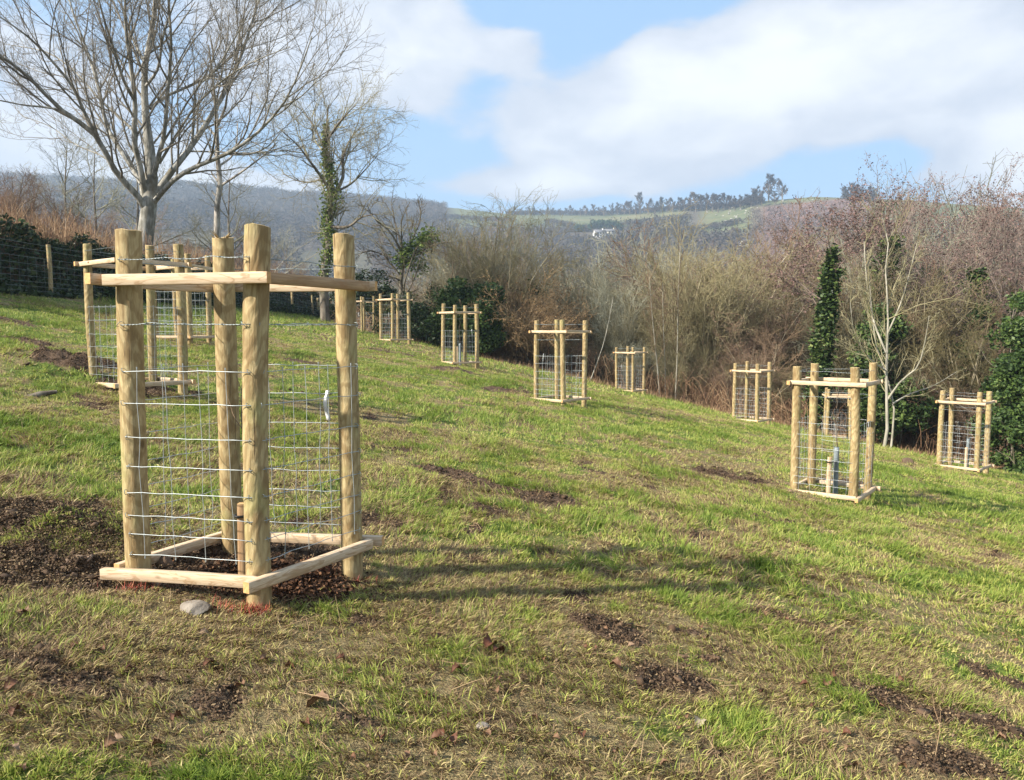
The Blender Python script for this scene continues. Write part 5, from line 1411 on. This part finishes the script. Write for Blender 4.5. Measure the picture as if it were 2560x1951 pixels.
# ------------------------------------------------------------------ fallen leaves
def leaf_mesh(seed, curl):
    rg = np.random.default_rng(seed); n = 11; V = []
    for i in range(n):
        u = i / (n - 1); w = .42 * math.sin(PI * min(u * .93 + .05, 1)) ** .7 * (1 + .22 * math.sin(u * 19))
        for j, s in enumerate((-1, -.5, 0, .5, 1)):
            V.append([u - .5, s * w, curl * (abs(s) ** 1.5) * w + .25 * curl * math.sin(u * 4) + rg.normal() * .012])
    i = np.arange(n * 5).reshape(n, 5); Q = np.stack([i[:-1, :-1], i[1:, :-1], i[1:, 1:], i[:-1, 1:]], -1).reshape(-1, 4); V = np.array(V)
    V2 = V - [0, 0, .02]; Q2 = Q[:, ::-1] + len(V)
    rim = [(i[0, j + 1], i[0, j], i[0, j] + len(V), i[0, j + 1] + len(V)) for j in range(4)] + [(i[-1, j], i[-1, j + 1], i[-1, j + 1] + len(V), i[-1, j] + len(V)) for j in range(4)]
    rim += [(i[k, 0], i[k + 1, 0], i[k + 1, 0] + len(V), i[k, 0] + len(V)) for k in range(n - 1)] + [(i[k + 1, 4], i[k, 4], i[k, 4] + len(V), i[k + 1, 4] + len(V)) for k in range(n - 1)]
    return np.vstack([V, V2]), np.vstack([Q, Q2, rim])


def dead_leaf(px, py, size, tint, seed, label, group=None, proto=None, lift=.018):
    p = g2(px, py); p[2] = float(heightM(np.array([p[0]]), np.array([p[1]]))[0]) + lift
    V, Q = leaf_mesh(seed, .5 + .5 * random.Random(seed).random())
    o = mk("dead_leaf", V, Q, None, M['deadleaf'], None, True, {'tint': np.full(len(V), tint)}, loc=p)
    r_ = random.Random(seed + 5); o.scale = (size,) * 3; o.rotation_euler = (r_.uniform(-.4, .4), r_.uniform(-.4, .4), r_.uniform(0, 6.28))
    tag(o, label, "leaf", group); return o


dead_leaf(683, 1530, .085, .55, 1, "large pinkish-tan dead oak leaf in the foreground grass, below the nearest guard")
dead_leaf(1052, 1402, .07, .02, 2, "dark red-brown curled leaf, left one of a pair in the middle foreground")
dead_leaf(1074, 1412, .06, .05, 3, "dark red-brown curled leaf, right one of a pair in the middle foreground")
dead_leaf(452, 1437, .05, .1, 4, "small rust-brown leaf left of centre in the foreground")
dead_leaf(982, 1456, .045, .12, 5, "small rust-brown leaf just below the red-brown leaf pair")
dead_leaf(1325, 1450, .055, .35, 6, "orange-brown leaf on green grass right of centre in the foreground")
dead_leaf(1780, 1485, .045, .4, 7, "upright orange-tan leaf on bright green grass at the right of the foreground")
dead_leaf(1505, 1560, .05, 1., 8, "very pale leaf standing in the grass in the right foreground")
dead_leaf(25, 1485, .05, .2, 9, "rust-coloured leaf near the left edge of the foreground")
rl = random.Random(77)
proto = None
for k in range(100):
    px, py = rl.uniform(-60, 2260), 1320 + 350 * rl.random() ** .8
    if proto is None or k < 6:
        o = dead_leaf(px, py, .04, rl.random(), 20 + k, "small curled brown leaf scattered in the foreground grass", "small curled leaves scattered in the foreground grass"); proto = (proto or []) + [o]
    else:
        o = rl.choice(proto).copy(); SC.collection.objects.link(o)
        p = g2(px, py); p[2] = float(heightM(np.array([p[0]]), np.array([p[1]]))[0]) + .016; o.location = p
    s_ = rl.uniform(.018, .042); o.scale = (s_, s_, s_); o.rotation_euler = (rl.uniform(-.6, .6), rl.uniform(-.6, .6), rl.uniform(0, 6.28))

# straw stalks lying or standing here and there
N = 900; r = np.sqrt(rg.random(N) * (9 ** 2 - 1.8 ** 2) + 1.8 ** 2); a = rg.uniform(-.75, .75, N); xs = r * np.sin(a); ys = r * np.cos(a); z = heightM(xs, ys); an = rg.random(N) * 6.28; L = .06 + .12 * rg.random(N); el_ = rg.random(N) ** 2.5 * 1.3 + .1
d = np.c_[np.cos(an) * np.cos(el_), np.sin(an) * np.cos(el_), np.sin(el_)] * L[:, None]; b = np.c_[xs, ys, z + .012]
P = np.stack([b, b + d * .5 + rg.normal(size=(N, 3)) * .004, b + d], 1); V, Q = tubes(P, np.tile([.0014, .0012, .0007], (N, 1)), 4)
tag(mk("straw", V, Q, None, M['drygrass'], None, True, {'tint': np.repeat(.6 + .4 * rg.random(N), 12)}), "loose dry straw stalks in the near grass", "straw", kind='stuff')

# ------------------------------------------------------------------ the far hills: woods, ridge trees, village, sheep
rg = np.random.default_rng(400)


def canopy(rg, xs, ys, zs, R_, n, tint, flat=1.0):
    """rough leafless crowns: n small faces scattered over each crown's shell, with upright trunks read as streaks"""
    N = len(xs); d = rg.normal(size=(N, n, 3)); d /= np.linalg.norm(d, axis=2, keepdims=True); d[:, :, 2] = np.abs(d[:, :, 2]) * 1.2 - .25
    c = np.stack([xs, ys, zs], 1)[:, None] + d * (R_ * (.55 + .45 * rg.random((N, 1))) if np.isscalar(R_) else R_[:, None])[:, :, None] * (.7 + .35 * rg.random((N, n, 1)))
    s = (R_ if np.isscalar(R_) else R_[:, None]) * .20
    a = rg.normal(size=(N, n, 3)); a /= np.linalg.norm(a, axis=2, keepdims=True); b = np.cross(a, d); b /= np.linalg.norm(b, axis=2, keepdims=True) + 1e-9
    s = (s * np.ones((N, n)))[:, :, None] * (.6 + .9 * rg.random((N, n, 1)))
    V = np.stack([c - a * s, c + b * s * .7, c + a * s], 2).reshape(-1, 3)
    t = np.repeat(np.clip(tint[:, None] + .25 * (rg.random((N, n)) - .5), 0, 1).ravel(), 3)
    return V, np.arange(N * n * 3).reshape(-1, 3), t


N = 42000; A_ = rg.uniform(-.75, .72, N); r = np.sqrt(rg.random(N) * (1050 ** 2 - 150 ** 2) + 150 ** 2); xs = r * np.sin(A_); ys = r * np.cos(A_); z = height(xs, ys); tel = z / r
Rr = np.interp(A_, [a for a, b in RDI], [b for a, b in RDI])
pastm = (A_ > azp(960)) & (A_ < azp(1490)) & (tel > elp(492)); p2m = (A_ > azp(1480)) & (tel > elp(520)) & (A_ < azp(2500))
scrubm = (A_ > azp(1610)) & (A_ < azp(1880)) & (tel + (A_ - azp(1600)) * -.05 < elp(461))
p3 = (A_ > azp(640)) & (A_ < azp(800)) & (tel > elp(600)) & (tel < elp(545)); p4 = (fbm(xs, ys, .0045, 3, 12) > .66) & (r < 520)
vill = (A_ > azp(1225)) & (A_ < azp(1350)) & (tel > elp(522)) & (tel < elp(494))
keep = ~(vill | pastm | (p2m & ~scrubm) | p3 | p4) & (r < Rr + 25)
ridgegap = (A_ > azp(1440)) & (r > Rr - 40); keep &= ~ridgegap
xs = xs[keep]; ys = ys[keep]; z = z[keep]; A_ = A_[keep]; r = r[keep]; R_ = (2.4 + 2.6 * rg.random(len(xs))) * (.75 + .5 * vnoise(xs * .02, ys * .02, 4)) * np.where(scrubm[keep], .6, 1)
tint = np.clip(.15 + .75 * fbm(xs, ys, .012, 4, 33) + .15 * rg.normal(size=len(xs)), 0, 1); tint = np.where(scrubm[keep], .8 + .1 * rg.random(len(xs)), tint)
V, T, t_ = canopy(rg, xs, ys, z + R_ * .9, R_, 20, tint)
tag(mk("hillside_woodland", V, None, T, M['canopy'], None, False, {'tint': t_}), "leafless woodland covering the far hillside", "woodland", kind='stuff')


# ridge and hillside trees one by one: bare domes on short trunks
def far_tree(seed, H=12, wide=.75, dense=1):
    rg = np.random.default_rng(seed); t = thing("ridge_tree", "x", "tree")
    P0, R0 = limbs([(np.array([[0, 0, -.5], [.1, 0, H * .25], [.3, .1, H * .6], [.2, 0, H * .97]]), .45, .1)], 8)
    lv = grow(rg, P0, R0, [dict(n=11, len=wide * .75, ang=.95, rmin=.2, rmax=.3, up=.16, wig=.12, k=6, t0=.18, tap=.6), dict(n=8, len=.45, ang=.6, rmin=.14, up=.06, wig=.15, k=4, t0=.2), dict(n=int(7 * dense), len=.5, ang=.65, rmin=.10, up=.04, wig=.2, k=3, t0=.15)])
    tree_parts(lv, 1, M['barkB'], M['twigB'], t, (5, 4, 3, 3))
    P = lv[-1][0].reshape(-1, 3); P = P[rg.integers(0, len(P), 1700)]; V, Q, tt = leaves_on(rg, P, .24, .4); mk("twigs", V, Q, None, M['canopy'], t, False, {'tint': tt * .5})
    return t


FT = [far_tree(s, 12, w, d) for s, w, d in ((501, .75, 1), (502, .62, 1.6), (503, .85, 1.6))]
used = [False] * 3


def put_far(px, D, H, lab, grp=None, k=None, wide=1.0):
    k = rnd.randrange(3) if k is None else k
    if used[k]: o = copy_tree(FT[k])
    else: o = FT[k]; used[k] = True
    X = math.tan(skydir(px, 440)[0]) * D; o.location = (X, D, hz(X, D) - .3); s = H / 12; o.scale = (s * wide, s * wide, s); o.rotation_euler = (0, 0, rnd.uniform(0, 6.28))
    o['label'] = lab; o['group'] = grp if grp else 'ridge trees'
    return o


def ridgeD(px):
    A = skydir(px, 440)[0]; return np.interp(A, [a for a, b in RDI], [b for a, b in RDI]) * math.cos(A) * .985


for px, H, w in [(1654, 19, .95)]: put_far(px, ridgeD(px), H, "tallest round-headed bare tree standing alone-headed on the skyline of the green hill", k=0, wide=1.0)
put_far(1684, ridgeD(1684), 13, "broad bare tree last in the skyline row before the open grass of the green hill", k=2, wide=1.05)
put_far(1378, ridgeD(1378) * .97, 19, "tall bare tree sticking up above the middle of the skyline row", k=0, wide=.7)
for px in [1107, 1122, 1138, 1150, 1163, 1177, 1190, 1205, 1218, 1231, 1250, 1262, 1276, 1288, 1300, 1318, 1330, 1344, 1356, 1368, 1395, 1410, 1422, 1436, 1449, 1462, 1474, 1486, 1498, 1510, 1522, 1534, 1546, 1558, 1570, 1582, 1594, 1606, 1617, 1628, 1640, 1668]:
    hh = np.interp(px, [1100, 1250, 1300, 1400, 1480, 1580, 1640, 1670], [8, 8, 11, 11, 12, 12, 12, 8])
    put_far(px, ridgeD(px) * rnd.uniform(.965, .99), hh * rnd.uniform(.8, 1.15), "bare round tree in the row along the skyline", "bare round trees in the row along the skyline", wide=rnd.uniform(1.0, 1.3))
for px in [1818, 1830, 1842, 1853, 1866, 1880]: put_far(px, ridgeD(px) * 1.0, rnd.uniform(8, 11), "bare tree in the small clump on the brow right of the green hill", "bare trees in the small clump on the brow right of the green hill", wide=1.3)
for k_ in range(30):
    px = rnd.uniform(1150, 1480); D = rnd.uniform(420, 560)
    put_far(px, D, rnd.uniform(6, 9), "bare tree or tall bush dotted on the lower hillside round the white house", "bare trees dotted on the lower hillside round the white house", wide=1.3)
m = MB(); px = np.r_[rg.uniform(1095, 1640, 700), rg.uniform(1815, 1885, 70)]
Aq = np.array([skydir(p, 440)[0] for p in px]); Dq_ = np.interp(Aq, [a for a, b in RDI], [b for a, b in RDI]) * (.985 + .01 * rg.normal(size=len(px))); xs = Dq_ * np.sin(Aq); ys = Dq_ * np.cos(Aq)
V, T, t_ = canopy(rg, xs, ys, height(xs, ys) + 1.5, 2.2 + 1.5 * rg.random(len(px)), 40, .25 + .2 * rg.random(len(px)))
tag(mk("ridge_hedgerow", V, None, T, M['canopy'], None, False, {'tint': t_}), "hedgerow scrub under the skyline row of trees", "hedge", kind='stuff')
# belts of hedge on the hillside
m = MB()
for (a, b, n) in [((1120, 505), (1480, 470), 260), ((1180, 480), (1330, 505), 160), ((1330, 520), (1600, 480), 200), ((960, 470), (1100, 478), 160), ((1230, 520), (1330, 530), 160)]:
    p = [ground(a[0] * 1.1615, a[1] * 1.1615), ground(b[0] * 1.1615, b[1] * 1.1615)]; u = rg.random(n); q = p[0][None] * (1 - u)[:, None] + p[1][None] * u[:, None] + rg.normal(size=(n, 3)) * 3
    V, T, t_ = canopy(rg, q[:, 0], q[:, 1], height(q[:, 0], q[:, 1]) + 1.5, 2.0 + 1.5 * rg.random(n), 26, .3 + .4 * rg.random(n)); m.add(V, None, T, t_)
tag(m.build("field_hedges", M['canopy'], None, False), "hedgerows and scrub lines across the lower hillside", "hedge", kind='stuff')


def fir_clump(label, px, py, n, sx, H, seed):
    rg = np.random.default_rng(seed); p = ground(px * 1.1615, py * 1.1615); o = thing("evergreen_trees" if False else "evergreen_tree", label, "tree", p)
    return o, p, rg


for (px, py, R_, lab) in [(1283, 500, 7.5, "dark evergreen tree directly above the white house"), (1300, 499, 8, "dark evergreen tree, second from the left above the white house"), (1318, 498, 7, "dark evergreen tree above and right of the white house"), (1247, 500, 5, "small dark evergreen tree left of the group above the white house"), (1331, 497, 5, "small dark evergreen tree at the right end of the group above the white house")]:
    p = ground(px * 1.1615, py * 1.1615); o = thing("evergreen_tree", lab, "tree", p); n = 700; d = rg.normal(size=(n, 3)); d /= np.linalg.norm(d, axis=1, keepdims=True)
    R_ *= p[1] / 780
    c = d * R_ * (.5 + .5 * rg.random((n, 1)) ** .5) * [1.1, 1.1, .8] * (.8 + .4 * vnoise(d[:, :1] * 2 + 5, d[:, 2:] * 2, 3)) + [0, 0, R_ * .8]; V, Q, t_ = leaves_on(rg, c, R_ * .12, .1)
    mk("crown", V, Q, None, M['fir'], o, False, {'tint': t_}); V, Q = tubes(np.array([[[0, 0, -.3], [0, 0, R_ * .5], [0, 0, R_]]]), np.array([[.4, .3, .2]]), 6); mk("trunk", V, Q, None, M['barkB'], o)


def house(label, px, py, w, d, h, wall='wallw', rz=.2, seed=0):
    p = ground(px * 1.1615, py * 1.1615); o = thing("house", label, "house", p, rz); b = MB()
    k = p[1] / 700; w, d, h = w * k, d * k, h * k
    x = w / 2; y = d / 2; r = h * 1.5
    V = [(-x, -y, -1), (x, -y, -1), (x, y, -1), (-x, y, -1), (-x, -y, h), (x, -y, h), (x, y, h), (-x, y, h), (-x, 0, r), (x, 0, r)]
    mk("wall", V, [(0, 1, 5, 4), (1, 2, 6, 5), (2, 3, 7, 6), (3, 0, 4, 7)], [(4, 8, 7), (5, 6, 9)], M[wall], o, False)
    e = .4; V = []
    for s in (-1, 1):
        V += [(-x - e, s * (y + e), h - .25), (x + e, s * (y + e), h - .25), (x + e, 0, r + .12), (-x - e, 0, r + .12), (-x - e, s * (y + e), h - .05), (x + e, s * (y + e), h - .05), (x + e, 0, r + .32), (-x - e, 0, r + .32)]
    Q = []
    for b_ in (0, 8): Q += [(b_, b_ + 1, b_ + 2, b_ + 3), (b_ + 7, b_ + 6, b_ + 5, b_ + 4), (b_, b_ + 4, b_ + 5, b_ + 1), (b_ + 1, b_ + 5, b_ + 6, b_ + 2), (b_ + 3, b_ + 7, b_ + 4, b_)]
    rf = mk("roof", V, Q, None, M['roof'], o, False)
    cx, cw = x * .6, .45 * k; V = [(cx + a * cw, b2 * cw, zz) for zz in (r - .5, r + 1.1) for a, b2 in ((-1, -1), (1, -1), (1, 1), (-1, 1))]
    mk("chimney", V, [(0, 1, 5, 4), (1, 2, 6, 5), (2, 3, 7, 6), (3, 0, 4, 7), (4, 5, 6, 7)], None, M[wall], rf, False)
    for wx in (-.6, -.1, .4):
        for wz in (.15, .62):
            V = [(x * wx, -y - .06, h * wz), (x * wx + 1.1, -y - .06, h * wz), (x * wx + 1.1, -y - .06, h * wz + 1.2), (x * wx, -y - .06, h * wz + 1.2)]; V += [(a, b2 + .05, c) for a, b2, c in V]
            mk("window", V, [(0, 1, 2, 3), (7, 6, 5, 4), (0, 4, 5, 1), (1, 5, 6, 2), (2, 6, 7, 3), (3, 7, 4, 0)], None, M['glass'], o, False)
    return o


M['cream'] = mat_flat("cream_render", (.46, .42, .33), (.54, .50, .40), 2)
house("white cottage on the far hillside below the dark evergreens", 1290, 512, 10, 7, 4.5)
house("cream house right of the white cottage on the far hillside", 1312, 506, 12, 7, 3.2, 'cream', -.2)
house("low grey-roofed building half hidden in trees under the green hill", 1612, 528, 14, 8, 3.0, 'cream', .1)
# sheep
def sheep():
    o = thing("sheep", "x", "sheep"); import bmesh
    bm = bmesh.new(); bmesh.ops.create_icosphere(bm, subdivisions=3, radius=1)
    for v in bm.verts:
        v.co = Vector((v.co.x * .58 * (1 + .03 * math.sin(v.co.y * 20)), v.co.y * .27 * (1 - .12 * v.co.x), v.co.z * .29 - .03 * v.co.x ** 2 + .62))
    me = bpy.data.meshes.new("body"); bm.to_mesh(me); bm.free(); me.materials.append(M['wool']); b = bpy.data.objects.new("body", me); SC.collection.objects.link(b); b.parent = o
    P = np.array([[[.45, 0, .68], [.62, 0, .66], [.74, 0, .52], [.82, 0, .38]]]); V, Q = tubes(P, np.array([[.14, .11, .09, .04]]), 8); V2 = []
    m = MB(); m.add(V, Q)
    for s in (-1, 1): V, Q = tubes(np.array([[[.66, s * .07, .62], [.64, s * .13, .61], [.62, s * .19, .57]]]), np.array([[.02, .03, .01]]), 5); m.add(V, Q)
    m.build("head", M['wool'], o)
    for sx in (-.34, .34):
        for sy in (-.13, .13):
            V, Q = tubes(np.array([[[sx, sy, .5], [sx + (.03 if sx < 0 else 0), sy, .26], [sx, sy, 0]]]), np.array([[.08, .045, .035]]), 6); mk("leg", V, Q, None, M['barkB'], o)
    return o


sp = sheep(); first = True
for k_ in range(46):
    if k_ < 26: px, py = rnd.gauss(1600, 40), rnd.gauss(464, 6)
    else: px, py = rnd.uniform(1560, 1800), rnd.uniform(430, 450)
    p = ground(px * 1.1615, py * 1.1615)
    if p[1] > 900 or p[1] < 250: continue
    o = sp if first else copy_tree(sp); first = False
    o.location = p; o.rotation_euler = (0, 0, rnd.uniform(0, 6.28)); o.scale = (1.15,) * 3; o['label'] = "tiny white sheep grazing on the far green hill"; o['group'] = "sheep on the far green hill"

# ------------------------------------------------------------------ air
hm = bpy.data.materials.new("haze_air"); hm.use_nodes = True; t = NG(hm.node_tree); t.n.clear()
pv = t.n.new('ShaderNodeVolumePrincipled'); pv.inputs['Color'].default_value = (.66, .82, 1.0, 1); pv.inputs['Density'].default_value = .00054; pv.inputs['Anisotropy'].default_value = .2
ho = t.n.new('ShaderNodeOutputMaterial'); t.l.new(pv.outputs[0], ho.inputs['Volume'])
x0, x1, y0, y1 = -1550, 1550, -1550, 1550
zz_ = np.concatenate([np.array(o.bound_box)[:, 2] for o in (field, hills)]); zlo = float(zz_.min()) - 1.0; zhi = float(max(zz_.max(), 0)) + 26
V = [(x0, y0, zlo), (x1, y0, zlo), (x1, y1, zlo), (x0, y1, zlo), (x0, y0, zhi), (x1, y0, zhi), (x1, y1, zhi), (x0, y1, zhi)]
hzb = mk("haze", V, [(3, 2, 1, 0), (4, 5, 6, 7), (0, 1, 5, 4), (1, 2, 6, 5), (2, 3, 7, 6), (3, 0, 4, 7)], None, hm, None, False)
tag(hzb, "thin bluish haze in the valley air", kind='stuff')
